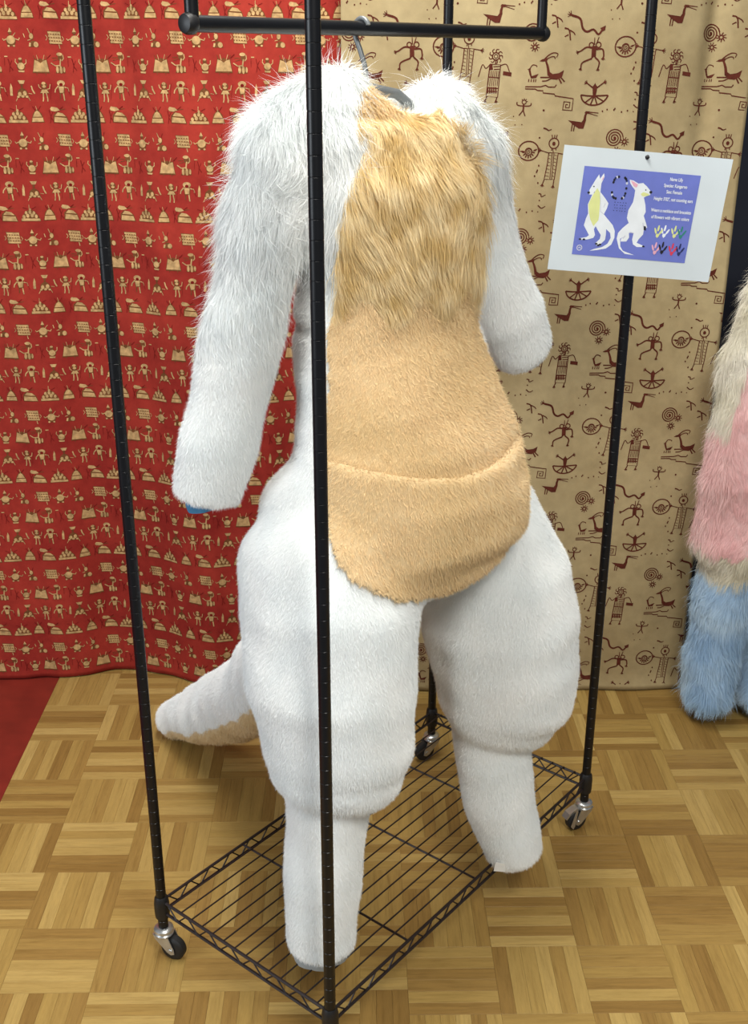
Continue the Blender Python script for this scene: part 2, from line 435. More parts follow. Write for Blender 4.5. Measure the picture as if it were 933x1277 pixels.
# ------------------------------------------------------------------ floor
S = 0.1682
def slat_geo(L, W, t=0.004, g=0.00012, ch=0.00025):
    """one slat centred on its middle, length along x; top at z = 0"""
    def ring(dx, z): return [(-L / 2 + dx, -W / 2 + dx, z), (L / 2 - dx, -W / 2 + dx, z), (L / 2 - dx, W / 2 - dx, z), (-L / 2 + dx, W / 2 - dx, z)]
    v = ring(g, -t) + ring(g, -ch) + ring(g + ch, 0.0)
    f = [(8, 9, 10, 11)]
    for b in (0, 4):
        for k in range(4): f.append((b + k, b + (k + 1) % 4, b + 4 + (k + 1) % 4, b + 4 + k))
    return v, f
slat_cache = {}
def slat_mesh(L, W):
    key = (round(L, 4), round(W, 4))
    if key not in slat_cache:
        v, f = slat_geo(L, W)
        me = bpy.data.meshes.new('slat'); me.from_pydata(v, [], f); me.materials.append(M['slat'])
        uvl = me.uv_layers.new(name='uv')
        for lp in me.loops: uvl.data[lp.index].uv = (v[lp.vertex_index][0], v[lp.vertex_index][1])
        slat_cache[key] = me
    return slat_cache[key]
slats = []     # x, y, L, W, horizontal
def block(x0, y0, x1, y1, horiz):
    if horiz:
        for k in range(6): slats.append(((x0 + x1) / 2, y0 + (y1 - y0) * (k + 0.5) / 6, x1 - x0, (y1 - y0) / 6, True))
    else:
        n = max(1, round((x1 - x0) / (S / 6)))
        for k in range(n): slats.append((x0 + (x1 - x0) * (k + 0.5) / n, (y0 + y1) / 2, y1 - y0, (x1 - x0) / n, False))
SEAM = 0.5935 - 3 * S
for i in range(-1, 5):
    for j in range(-8, 7):
        x0 = -0.6737 + i * S; x1 = min(x0 + S, SEAM); y1 = 1.9624 - j * S
        block(x0, y1 - S, x1, y1, (i + j) % 2 == 1)
for i in range(-3, 8):
    for j in range(-8, 7):
        x0 = 0.5935 + i * S; y1 = 1.9015 - j * S
        block(x0, y1 - S, x0 + S, y1, (i + j) % 2 == 0)
def to_px(x, y, z):
    q = cam.matrix_world.inverted() @ Vector((x, y, z))
    return (466.5 + F_PX * q.x / -q.z, 638.5 - F_PX * q.y / -q.z, -q.z)
fl = MB().box((-0.842, 0.75, -0.02), (1.95, 3.4, -0.0035)).build('floor', M['subfloor'], smooth=False)
tag(fl, 'oak finger parquet floor laid in checkerboard blocks of six slats', 'floor', kind='structure')
vis = []; rest = []
for sl in slats:
    px, py, dep = to_px(sl[0], sl[1], 0)
    (vis if (-20 < px < 953 and 840 < py < 1300) else rest).append((dep, sl))
vis.sort(key=lambda a: a[0])
rest += vis[298:]
for dep, (x, y, L, W, hz) in vis[:298]:
    o = new_obj('slat', slat_mesh(L, W), fl, (x, y, random.uniform(-0.0003, 0.0001)))
    o.rotation_euler = (0, 0, (0 if hz else math.pi / 2) + (math.pi if random.random() < 0.5 else 0))
bv, bf, buv = [], [], []
for dep, (x, y, L, W, hz) in rest:
    v, f = slat_geo(L, W); b = len(bv); dz = random.uniform(-0.0003, 0.0001)
    for p in v: bv.append((x + p[0], y + p[1], p[2] + dz) if hz else (x - p[1], y + p[0], p[2] + dz)); buv.append((p[0], p[1]))
    bf += [tuple(i + b for i in q) for q in f]
me = bpy.data.meshes.new('far_slats'); me.from_pydata(bv, [], bf); me.materials.append(M['slat'])
uvl = me.uv_layers.new(name='uv')
vi = np.zeros(len(me.loops), np.int32); me.loops.foreach_get('vertex_index', vi)
uvl.data.foreach_set('uv', np.asarray(buv, np.float32)[vi].ravel())
tag(new_obj('far_slats', me, fl), kind='stuff')
rf = MB().box((-4.0, 0.75, -0.02), (-0.8425, 3.4, -0.0008)).build('floor', M['red_floor'], smooth=False)
tag(rf, 'dull red painted floor left of the parquet edge', 'floor', kind='structure')

wb = MB().box((-4.0, 3.05, -0.02), (3.6, 3.15, 2.75)).build('wall_back', M['wall_dark'], smooth=False)
tag(wb, 'dark wall behind the patterned cloths', 'wall', kind='structure')

# ------------------------------------------------------------------ printed curtains
class Print:
    """flat printed shapes in 2-D; every triangle is cut small so that it follows the cloth"""
    def __init__(self): self.v = []; self.t = []; self.m = []
    def tri(self, pts, tris, mat):
        o = len(self.v); self.v += [tuple(p[:2]) for p in pts]
        for t in tris: self.t.append(tuple(i + o for i in t)); self.m.append(mat)
    def fill(self, poly, mat=0):
        tr = tessellate_polygon([[Vector((p[0], p[1], 0)) for p in poly]])
        self.tri(poly, tr, mat); return self
    def ell(self, c, rx, ry=None, mat=0, n=14, a0=0, a1=360):
        ry = rx if ry is None else ry
        return self.fill([(c[0] + rx * math.cos(math.radians(a0 + (a1 - a0) * k / n)), c[1] + ry * math.sin(math.radians(a0 + (a1 - a0) * k / n))) for k in range(n)], mat)
    gain = 1.0; soft = False
    def line(self, pts, w=6, mat=0, w1=None):
        if self.soft and len(pts) > 2 and pts[0] != pts[-1] and len(pts) < 9:
            P_ = [Vector((p[0], p[1])) for p in pts]; P_ = [P_[0] * 2 - P_[1]] + P_ + [P_[-1] * 2 - P_[-2]]; q_ = []
            for i in range(1, len(P_) - 2):
                for k in range(4):
                    s = k / 4; a, b, c, d = P_[i - 1:i + 3]
                    v = 0.5 * ((2 * b) + (c - a) * s + (2 * a - 5 * b + 4 * c - d) * s * s + (3 * b - a - 3 * c + d) * s ** 3); q_.append((v.x, v.y))
            pts = q_ + [tuple(pts[-1])]
        w = w * self.gain; w1 = w1 * self.gain if w1 is not None else None
        n = len(pts); L = []; R = []
        for i, p in enumerate(pts):
            a = pts[max(i - 1, 0)]; b = pts[min(i + 1, n - 1)]
            dx, dy = b[0] - a[0], b[1] - a[1]; l = math.hypot(dx, dy) or 1
            ww = (w + ((w1 if w1 is not None else w) - w) * i / max(1, n - 1)) / 2
            L.append((p[0] - dy / l * ww, p[1] + dx / l * ww)); R.append((p[0] + dy / l * ww, p[1] - dx / l * ww))
        tr = []
        for i in range(n - 1): tr += [(i, i + 1, n + i + 1), (i, n + i + 1, n + i)]
        self.tri(L + R, tr, mat); return self
    def ring(self, c, rx, w=6, mat=0, ry=None, n=22, a0=0, a1=360):
        ry = rx if ry is None else ry
        return self.line([(c[0] + rx * math.cos(math.radians(a0 + (a1 - a0) * k / n)), c[1] + ry * math.sin(math.radians(a0 + (a1 - a0) * k / n))) for k in range(n + 1)], w, mat)
    def cut(self, mx):
        v = [np.array(p, float) for p in self.v]; st = [(t, m) for t, m in zip(self.t, self.m)]; out = []
        while st:
            t, m = st.pop()
            e = [(np.linalg.norm(v[t[k]] - v[t[(k + 1) % 3]]), k) for k in range(3)]
            l, k = max(e)
            if l <= mx: out.append((t, m)); continue
            a, b, c = t[k], t[(k + 1) % 3], t[(k + 2) % 3]
            v.append((v[a] + v[b]) / 2); q = len(v) - 1
            st += [((a, q, c), m), ((q, b, c), m)]
        self.v = np.array(v); self.t = np.array([t for t, _ in out]); self.m = np.array([m for _, m in out])
        return self

def arc_table(fy, x0, x1, n=800):
    xs = np.linspace(x0, x1, n); ys = fy(xs, np.full(n, 1.0))
    s = np.concatenate([[0], np.cumsum(np.hypot(np.diff(xs), np.diff(ys)))])
    return s, xs

def curtain(name, fy, x0, x1, z0, z1, cloth, prints, pmats, hem=None, thick=0.0025, step=0.008):
    """fy(x, z) depth of the cloth; prints: list of (motif, x, z, unit) laid on the cloth by arc length"""
    s, xs = arc_table(fy, x0, x1)
    nx = int((x1 - x0) / step) + 1; nz = int((z1 - z0) / 0.012) + 1
    gx, gz = np.meshgrid(np.linspace(x0, x1, nx), np.linspace(z0, z1, nz), indexing='ij')
    if hem is not None: gz = gz + hem(gx) * np.clip(1 - (gz - z0) / 0.25, 0, 1)
    gy = fy(gx, gz)
    Vf = np.stack([gx, gy, gz], -1).reshape(-1, 3); Vb = Vf + np.array([0, thick, 0])
    def q(i, j): return i * nz + j
    ii, jj = np.meshgrid(np.arange(nx - 1), np.arange(nz - 1), indexing='ij'); ii = ii.ravel(); jj = jj.ravel()
    Qf = np.stack([q(ii, jj), q(ii + 1, jj), q(ii + 1, jj + 1), q(ii, jj + 1)], 1)
    Qb = Qf[:, ::-1] + len(Vf)
    rim = []
    loop = [q(i, 0) for i in range(nx)] + [q(nx - 1, j) for j in range(1, nz)] + [q(i, nz - 1) for i in range(nx - 2, -1, -1)] + [q(0, j) for j in range(nz - 2, 0, -1)]
    lp = np.array(loop); ln = np.roll(lp, -1)
    rim = np.stack([lp, lp + len(Vf), ln + len(Vf), ln], 1)
    verts = [Vf, Vb]; quads = np.concatenate([Qf, Qb, rim]); off = 2 * len(Vf)
    tris = []; tm = []
    for mo, px, pz, un in prints:
        if px < x0 - 0.16 or px > x1 + 0.16: continue
        s0 = np.interp(px, xs, s) + min(0, px - x0) + max(0, px - x1)
        X = np.interp(s0 + mo.v[:, 0] * un, s, xs); Z = pz - mo.v[:, 1] * un
        keep = (mo.v[:, 0] * un + s0 > s[0]) & (mo.v[:, 0] * un + s0 < s[-1]) & (Z > z0 + 0.012) & (Z < z1)
        lay = np.zeros(len(X))
        ok = keep[mo.t].all(1)
        if not ok.any(): continue
        T = mo.t[ok]; mm = mo.m[ok]
        for lv in np.unique(mm):              # each ink layer lies a hair above the one before
            tt = T[mm == lv]; u, inv = np.unique(tt, return_inverse=True)
            eps = 1e-3
            dyx = (fy(X[u] + eps, Z[u]) - fy(X[u] - eps, Z[u])) / (2 * eps)
            h = 0.0006 + 0.00022 * [1, 0, 2, 3][lv % 4] if len(pmats) > 1 else 0.0006
            nl = np.sqrt(1 + dyx ** 2)
            P = np.stack([X[u] + dyx / nl * h, fy(X[u], Z[u]) - h / nl, Z[u]], 1)
            verts.append(P); tris.append(inv.reshape(-1, 3) + off); tm.append(np.full(len(tt), lv + 1)); off += len(P)
    fl_ = [quads] + tris
    mi = np.concatenate([np.zeros(len(quads), int)] + tm)
    me = mesh_np(name, np.concatenate(verts), fl_, [cloth] + pmats, mi)
    return new_obj(name, me)

# --- red cloth: rows of small cream figures.  layers: 0 cream, 1 olive shadow, 2 dark line
def red_motifs():
    o = {}
    o['cone'] = Print().fill([(-58, 52), (58, 52), (38, -20), (0, -62), (-38, -20)], 1).fill([(-50, 46), (50, 46), (46, 12), (-44, 12)], 0).fill([(-40, 4), (38, 4), (18, -34), (0, -46), (-20, -34)], 0).line([(-14, -48), (-34, -80)], 5, 2).line([(10, -48), (36, -84)], 5, 2).line([(0, -50), (-8, -84)], 4, 0).ell((0, -52), 9, 9, 1)
    o['slug'] = Print().fill([(-62, 50), (76, 56), (60, 0), (20, -30), (-28, -40), (-60, -10)], 1).fill([(-56, 44), (70, 50), (56, 10), (-50, 2)], 0).fill([(-46, -8), (52, -2), (24, -28), (-20, -36)], 0).fill([(-82, -66), (-70, -82), (-20, -74), (2, -52), (-40, -42), (-74, -48)], 0).line([(0, -60), (34, -84)], 6, 2).line([(-4, -56), (50, -64)], 5, 1)
    m = Print().fill([(-88, 56), (88, 58), (70, 6), (30, -36), (0, -48), (-34, -34), (-72, 10)], 1).fill([(-82, 52), (84, 54), (82, 34), (-80, 30)], 0)
    for x, y, r in ((-58, 16, 13), (-24, 8, 14), (14, 6, 14), (50, 14, 13), (-36, -18, 12), (-2, -22, 13), (32, -16, 12), (0, -46, 10)): m.ell((x, y), r, r * 1.25, 0)
    o['mound'] = m.line([(-6, -56), (-4, -88)], 5, 0).line([(-20, -50), (-62, -66)], 4, 2).line([(16, -50), (56, -70)], 4, 2)
    o['box'] = Print().fill([(-64, -64), (50, -58), (58, 44), (-54, 40)], 1)
    for k in range(4): o['box'].fill([(-60 + k * 3, -58 + k * 26), (48 + k * 3, -54 + k * 26), (50 + k * 3, -38 + k * 26), (-58 + k * 3, -42 + k * 26)], 0)
    for k in range(3):
        for q in range(5): o['box'].ell((-44 + q * 22 + k * 3, -36 + k * 26), 6, 5, 0, 8)
    o['box'].line([(-78, -30), (-66, -8), (-80, 10)], 6, 0).line([(30, 44), (36, 76)], 7, 0).line([(62, -20), (76, 0), (62, 20)], 5, 0)
    o['armsman'] = Print().ell((0, 18), 42, 44, 1).ell((0, 10), 36, 34, 0).ell((-2, -44), 15, 15, 1).fill([(-18, -50), (14, -50), (-2, -84)], 0).line([(-34, 2), (-60, 14), (-68, 0)], 8, 0).line([(34, 2), (66, 12), (74, -6)], 8, 0).line([(20, -20), (44, -46)], 6, 0).ell((-24, 58), 10, 8, 0).ell((22, 58), 10, 8, 0).line([(-20, 26), (20, 30)], 5, 1).line([(-12, 44), (14, 44)], 6, 1)
    o['seated'] = Print().ell((-6, -16), 20, 30, 1).ell((-6, -20), 16, 22, 0).fill([(-30, 66), (52, 66), (44, 34), (16, 16), (-14, 20)], 1).fill([(-34, 62), (-18, 62), (-12, 34), (-28, 32)], 0).ell((28, 46), 20, 22, 0).line([(-16, -40), (-32, -80)], 6, 0).line([(4, -40), (18, -76)], 5, 2).line([(-6, -12), (14, -8)], 6, 1).line([(-70, -40), (-62, -8)], 7, 0).line([(-40, 14), (-14, 8)], 6, 0)
    o['littleman'] = Print().ell((0, 14), 36, 34, 1).ell((0, 12), 30, 28, 0).ell((-2, -34), 18, 20, 1).ell((-2, -46), 14, 9, 0).line([(-30, 0), (-46, -22), (-40, -44)], 7, 0).line([(30, 0), (46, -12), (48, -40)], 7, 0).fill([(-28, 46), (28, 48), (22, 62), (-24, 60)], 0).line([(-20, 44), (20, 46)], 5, 1)
    o['trapeze'] = Print().fill([(-76, 60), (72, 64), (54, -46), (-52, -50)], 1).fill([(-70, 50), (66, 52), (50, -42), (20, -34), (0, -18), (-22, -34), (-50, -42)], 0).line([(-44, -50), (-56, -78)], 5, 1).line([(-20, -40), (-30, -82)], 5, 0).line([(22, -40), (36, -82)], 5, 0).line([(44, -50), (58, -76)], 5, 1).ell((0, -42), 12, 14, 1).line([(-40, 62), (-40, 76)], 6, 1).line([(36, 62), (36, 78)], 6, 1).line([(58, -54), (92, -84)], 6, 2)
    o['dancer'] = Print().fill([(-44, 62), (46, 62), (30, 8), (-18, 8)], 1).ell((-24, 34), 12, 28, 0).ell((8, 36), 12, 30, 0).ell((36, 34), 9, 22, 0).line([(2, 10), (6, -22), (12, -50)], 12, 0).ell((10, -62), 24, 26, 1).ell((4, -88), 26, 14, 0).line([(34, -84), (38, -54), (22, -36)], 8, 0).line([(0, 0), (-40, 4), (-76, -20)], 9, 0).line([(-20, -60), (-64, -58)], 5, 1).line([(-16, -46), (-58, -36)], 5, 1).line([(76, -66), (104, -66)], 9, 0).line([(76, -56), (74, 10)], 3, 2)
    o['birdman'] = Print().ell((0, -62), 36, 24, 0).ell((0, -50), 16, 14, 2).fill([(-30, -40), (30, -40), (24, 22), (-22, 22)], 1).fill([(-26, -36), (24, -36), (16, 14), (-16, 16)], 0).line([(-26, -40), (-54, -10), (-60, 14)], 10, 0).line([(28, -30), (56, -24), (64, 6)], 8, 0).line([(-14, 20), (-16, 66)], 9, 1).line([(14, 20), (20, 78)], 11, 0).line([(44, -44), (78, 40)], 3, 2)
    o['hatman'] = Print().fill([(-30, -84), (32, -84), (18, -56), (-16, -56)], 0).ell((0, -42), 11, 12, 1).fill([(-54, 56), (56, 56), (38, 0), (0, -30), (-38, 0)], 1).ell((-24, 26), 15, 18, 0).ell((20, 20), 16, 20, 0).ell((0, 44), 14, 11, 0).ell((-38, 48), 11, 9, 0).ell((36, 48), 12, 9, 0).line([(-44, 54), (-62, 84)], 5, 0).line([(48, 54), (60, 80)], 5, 0).fill([(-106, 38), (-84, 40), (-82, -30), (-92, -60), (-104, -20)], 0).line([(80, -40), (88, -6), (104, 24)], 12, 0).line([(52, 20), (82, 26)], 5, 0)
    o['woman'] = Print().ell((0, -44), 28, 26, 1).ell((-2, -60), 17, 12, 0).ell((0, -34), 16, 12, 0).fill([(-40, 22), (42, 22), (24, -18), (-22, -18)], 1).fill([(-36, 18), (36, 18), (20, -10), (-18, -10)], 0).line([(-12, 18), (-14, 66), (-20, 86)], 10, 0).line([(14, 18), (22, 64), (20, 88)], 10, 0).line([(-26, -14), (-42, -30), (-46, -52)], 7, 0).line([(26, -12), (46, -16), (54, -52)], 7, 0).line([(66, -60), (44, 70)], 3, 2)
    o['tick'] = Print().line([(-8, -50), (4, 0), (-6, 56)], 5, 2).line([(4, 0), (22, -34)], 4, 2).line([(0, 6), (26, 44)], 4, 2)
    for k in o: o[k].cut(34)
    return o
RMO = red_motifs()
rprints = []
UR = 0.000268
XR, ZR, PR, VR = -0.692, 1.712, 0.1405, 0.2225
rows = [[('slug', 0), ('mound', 0.0475), ('cone', 0.092), ('tick', 0.118)],
        [('box', 0.006), ('armsman', 0.05), ('seated', 0.094)],
        [('trapeze', -0.030), ('dancer', 0.012), ('tick', 0.044), ('littleman', 0.068)],
        [('woman', -0.026), ('birdman', 0.012), ('hatman', 0.066)]]
for k in range(-6, 7):
    for r in range(-4, 42):
        base = (r - 8)
        for nm, dx in rows[base % 4]:
            rprints.append((RMO[nm], XR + k * PR + dx + random.uniform(-.0015, .0015) + 0.002 * math.sin(base * 1.7), ZR - base * VR / 4 + random.uniform(-.001, .001), UR))
_rx = np.array([-1.45, -1.2, -1.0, -0.84, -0.74, -0.64, -0.56, -0.476, -0.38, -0.3, -0.2, -0.1, 0.05])
_ry = np.array([2.80, 2.76, 2.775, 2.772, 2.80, 2.83, 2.80, 2.748, 2.725, 2.74, 2.77, 2.775, 2.77])
_rd = np.linspace(-1.45, 0.05, 301)
_rs = np.interp(_rd, _rx, _ry)
for _ in range(60): _rs = np.convolve(np.pad(_rs, 2, mode='edge'), [.1, .2, .4, .2, .1], 'valid')
def red_y(x, z):
    base = np.interp(x, _rd, _rs)
    a = np.clip(1.15 - z / 2.4, 0.35, 1.1)
    return 2.775 + (base - 2.775) * a + 0.005 * np.sin(x * 34 + 0.6 * z) * a + 0.003 * np.sin(x * 71 + 1.3) * (0.4 + 0.3 * z) + 0.002 * np.sin(z * 9 + x * 12)
red = curtain('patterned_curtain', red_y, -1.45, -0.028, 0.004, 2.3, M['red_cloth'], rprints, [M['print_cream'], M['print_olive'], M['print_dark']])
tag(red, 'red cotton curtain printed with rows of small cream figures', 'curtain')

# --- tan cloth: brown rock-art figures (one ink)
def tan_motifs():
    o = {}
    def spiral(c, r, turns, w=6, n=60, ph=0.6):
        return [(c[0] + r * (k / n) * math.cos(ph + turns * 6.283 * k / n), c[1] + r * (k / n) * math.sin(ph + turns * 6.283 * k / n)) for k in range(4, n + 1)]
    def hand(p, x, y, ang, r=20, w=5):
        for d in (-45, -10, 25, 60):
            a = math.radians(ang + d); p.line([(x, y), (x + r * math.cos(a), y + r * math.sin(a))], w, 0, 3)
        p.ell((x, y), 6, 6, 0, 8)
    def sun(p, x, y, r=11, R=30):
        p.ring((x, y), r, 6)
        for k in range(9):
            a = k * 0.698; p.line([(x + (r + 3) * math.cos(a), y + (r + 3) * math.sin(a)), (x + R * math.cos(a + .15), y + R * math.sin(a + .15))], 6, 0, 4)
    p = Print().line(spiral((0, 0), 58, 3.6, ph=2.4), 6.5).ell((2, 2), 7); sun(p, 68, 22); sun(p, 20, 82); o['spiral'] = p
    p = Print()
    p.fill([(112, 222), (142, 242), (182, 236), (214, 218), (204, 258), (172, 276), (132, 272), (112, 250)]).line([(118, 250), (108, 200), (92, 160)], 16, 0, 9).fill([(52, 166), (70, 154), (108, 146), (100, 166), (70, 168)])
    p.line([(80, 158), (110, 130), (140, 116), (168, 122), (160, 144)], 7, 0, 4).line([(96, 156), (126, 140), (148, 140), (152, 152)], 5)
    p.line([(124, 262), (92, 262), (64, 262)], 7).line([(130, 270), (104, 282), (76, 284)], 6).line([(184, 268), (202, 298)], 8).line([(196, 262), (222, 288)], 7)
    p.fill([(-6, 242), (12, 254), (52, 240), (36, 266), (4, 268)]).line([(2, 250), (-8, 216)], 10).fill([(-22, 216), (-2, 204), (2, 216)]).line([(-4, 208), (12, 188), (36, 192), (40, 200)], 5)
    for x in (-8, 8, 24, 36): p.line([(x, 272), (x - 2, 290)], 5)
    p.line([(170, 306), (160, 320), (120, 320), (100, 309), (70, 318), (-28, 318), (-28, 331), (36, 332), (50, 340), (86, 342), (86, 355), (160, 362), (166, 373), (286, 390), (282, 462), (220, 458), (226, 408), (266, 412), (262, 446), (238, 444), (240, 424), (252, 427)], 6)
    o['ibex'] = p
    p = Print().line([(0, 0), (-2, 36)], 9).line([(-44, -16), (-40, 2), (0, 8), (42, 6), (48, -10)], 6).line([(-2, 34), (-28, 66)], 6).line([(-2, 34), (12, 70)], 6).ring((2, -16), 13, 5)
    for a in (-130, -90, -50, -10): p.line([(2 + 14 * math.cos(math.radians(a)), -16 + 14 * math.sin(math.radians(a))), (2 + 24 * math.cos(math.radians(a)), -16 + 24 * math.sin(math.radians(a)))], 4)
    p.ell((-62, 72), 4).ell((-50, 124), 4).ell((-6, 122), 4).ell((130, 34), 7); o['smallman'] = p
    p = Print().line([(-28, -5), (-10, 0), (6, 9), (26, 3)], 9, 0, 5).ell((-50, 55), 6); o['gull'] = p
    p = Print().line([(-24, -10), (-8, -6), (-4, 10), (24, -2)], 7, 0, 4).line([(-24, 66), (0, 84), (26, 72)], 7, 0, 4).ell((-16, 34), 5).ell((-22, 108), 4); o['gulls'] = p
    p = Print().ring((0, 0), 22, 6).ring((0, 0), 11, 4)
    for k in range(9):
        a = k * 0.698 - 1.57; p.line([(25 * math.cos(a), 25 * math.sin(a)), (40 * math.cos(a + .1), 40 * math.sin(a + .1)), (44 * math.cos(a + .45), 44 * math.sin(a + .45))], 6, 0, 4)
    p.line([(0, 24), (0, 48)], 6).line([(-36, 46), (32, 50), (20, 246), (-54, 240), (-36, 46)], 5)
    p.fill([(-36, 48), (-20, 48), (-16, 80), (-38, 82)]).line([(-14, 62), (30, 60)], 5).line([(-10, 78), (28, 76)], 5).line([(-42, 124), (26, 128)], 6)
    for k in range(6): p.line([(-38 + k * 12, 86), (-40 + k * 12, 122)], 4).line([(-42 + k * 12, 132), (-46 + k * 12, 178)], 3.5)
    for k in range(5): p.line([(-46 + k * 13, 184), (-44 + k * 13, 222)], 7)
    p.line([(-48, 188), (20, 192)], 6).line([(-50, 208), (18, 212)], 5)
    p.line([(-36, 50), (-62, 72), (-84, 50), (-108, 122)], 5).line([(32, 54), (68, 48), (90, 92)], 5).fill([(50, 88), (104, 96), (102, 120), (48, 112)])
    p.line([(-48, 240), (-60, 266)], 6).line([(16, 244), (10, 268)], 6); hand(p, -60, 268, 80, 14); hand(p, 10, 268, 70, 14); o['sunman'] = p
    p = Print().ring((0, 0), 32, 6).ell((0, 2), 11, 13)
    for x in (-12, 2, 14): p.line([(x, -32), (x * 1.3, -54)], 5)
    p.line([(-12, 30), (-14, 46)], 5).line([(14, 30), (16, 44)], 5).line([(-6, 36), (0, 60)], 4)
    p.line([(-30, 58), (-36, 130), (-52, 226), (16, 228), (32, 60), (-30, 58)], 5).line([(-8, 62), (-14, 226)], 4).line([(4, 62), (-2, 226)], 4)
    for k in range(7): p.line([(-34 - k * 2.2, 70 + k * 22), (-14 - k * 1.4, 76 + k * 22)], 2.5).line([(8 - k, 72 + k * 22), (26 - k * 2.2, 78 + k * 22)], 2.5)
    p.line([(-30, 60), (-84, 44)], 5).line([(32, 62), (78, 70)], 5); hand(p, -84, 44, 180, 20); hand(p, 78, 70, 0, 20)
    p.line([(-50, 226), (-62, 258)], 5).line([(14, 228), (10, 268)], 5); hand(p, -62, 260, 90, 16); hand(p, 10, 270, 90, 16)
    for a, b in ((-92, 140), (-100, 170), (-104, 180), (-116, 206), (-92, 250)): p.ell((a, b), 5, 7, 0, 8)
    o['robed'] = p
    p = Print().line([(-105, -50), (-50, -30), (-30, 25), (0, 45), (40, 32), (75, 60), (100, 30)], 12, 0, 10).fill([(84, 24), (118, 8), (116, 36), (98, 44)]); hand(p, -108, -52, 200, 26, 6); o['snake'] = p
    p = Print().ring((0, 0), 66, 7, 0, 60).ring((0, 4), 22, 5).line(spiral((0, 4), 20, 2), 4)
    for k in range(7): a = math.radians(10 + k * 27); p.line([(26 * math.cos(a), 4 + 26 * math.sin(a)), (42 * math.cos(a), 4 + 44 * math.sin(a))], 8, 0, 6)
    p.fill([(-62, 2), (-40, 10), (-24, 2), (-40, -2)]).fill([(62, -14), (44, 2), (26, 0), (40, -10)]); o['face'] = p
    p = Print().fill([(-64, -6), (-34, -2), (26, 6), (44, -18), (56, -10), (42, 46), (12, 46), (-28, 22)]).line([(46, 0), (48, -30), (56, -52)], 15, 0, 10).fill([(42, -50), (50, -62), (76, -60), (70, -44)]).line([(66, -56), (134, -50)], 6, 0, 4).line([(66, -50), (130, -32)], 5, 0, 3).line([(-34, 16), (-38, 62)], 6).line([(-18, 20), (-24, 62)], 6); o['bird'] = p
    p = Print().fill([(-16, -26), (12, -26), (14, 44), (0, 34), (-16, 52)]).ring((-20, -36), 14, 6).ring((26, -36), 16, 6).line([(0, -36), (-2, -80)], 6, 0, 4).line([(14, -46), (26, -84)], 6, 0, 4).fill([(-14, -30), (22, -30), (10, -8), (-10, -8)])
    p.line([(-12, -18), (-50, -22), (-86, 0), (-102, 6)], 9, 0, 7).line([(12, -10), (54, -10), (64, 24), (62, 36)], 9, 0, 7).line([(-12, 44), (-72, 70), (-80, 104)], 9, 0, 7).line([(10, 38), (38, 66), (32, 106)], 9, 0, 7)
    hand(p, -102, 6, 150, 16, 6); hand(p, 62, 40, 90, 16, 6); hand(p, -80, 104, 100, 14, 6); hand(p, 32, 106, 80, 14, 6); o['bugman'] = p
    p = Print().line([(-90, 0), (-20, 6), (90, 2)], 8).line([(-90, 0), (-74, 34), (-40, 56), (0, 62), (44, 52), (76, 26), (90, 2)], 8)
    for x, y in ((-58, 46), (-22, 60), (22, 58), (62, 38)): p.line([(0, 4), (x, y)], 7)
    p.fill([(-16, -50), (-6, -62), (0, -74), (6, -62), (16, -50), (10, 4), (-10, 4)]).line([(-14, -44), (-54, -72)], 8, 0, 6).line([(14, -44), (58, -76)], 8, 0, 6); hand(p, -54, -72, 200, 18, 6); hand(p, 58, -76, -20, 18, 6); o['boat'] = p
    p = Print().line([(-34, -34), (-4, -22), (8, 38)], 8, 0, 7).line([(-6, 4), (-30, 16)], 7, 0, 5).line([(0, -22), (26, -8), (36, 6)], 7, 0, 5); o['track'] = p
    p = Print()
    for x, y in ((-70, -6), (-26, -4), (-20, -12), (24, 8), (62, 0), (-100, 4)): p.ell((x, y), 5, 6, 0, 8)
    o['dots'] = p
    for k in o: o[k].cut(30)
    return o
Print.gain = 1.2; Print.soft = True
TMO = tan_motifs()
Print.gain = 1.0; Print.soft = False
UT = 0.000348
tl = [('spiral', 0, 0), ('ibex', 0, 0), ('smallman', -33, 427), ('gull', 130, 575), ('sunman', -222, 137), ('robed', -395, 32), ('snake', -240, 580), ('face', 13, 712),
      ('bird', -248, -105), ('track', 150, -70), ('track', 235, 5), ('dots', 10, -170), ('boat', -150, -265), ('bugman', 400, 105), ('gulls', -455, 360)]
tprints = []
for c in range(-3, 6):
    x = 0.383 + c * 0.2015
    for r in range(-2, 6):
        z = 1.668 - r * 0.4405 - (0.2202 if c % 2 else 0)
        for nm, dx, dy in tl: tprints.append((TMO[nm], x + dx * UT + 0.012 * (z - 1.3), z - dy * UT, UT))
def tan_y(x, z):
    f = 0.022 * np.exp(-((x - 0.80 + 0.04 * (1.74 - z)) / 0.022) ** 2) * np.clip((z - 1.25) / 0.5, 0, 1)
    return 2.70 + 0.006 * np.sin(x * 9 + 0.5) + 0.004 * np.sin(x * 23 + z * 1.1) + 0.0025 * np.sin(z * 6 + x * 14) + f - 0.012 * np.clip(1 - z / 0.06, 0, 1) ** 2
tanc = curtain('patterned_curtain', tan_y, -0.034, 0.886, 0.004, 2.3, M['tan_cloth'], tprints, [M['print_brown']])
tag(tanc, 'tan cotton curtain printed with brown rock-art figures and spirals', 'curtain')

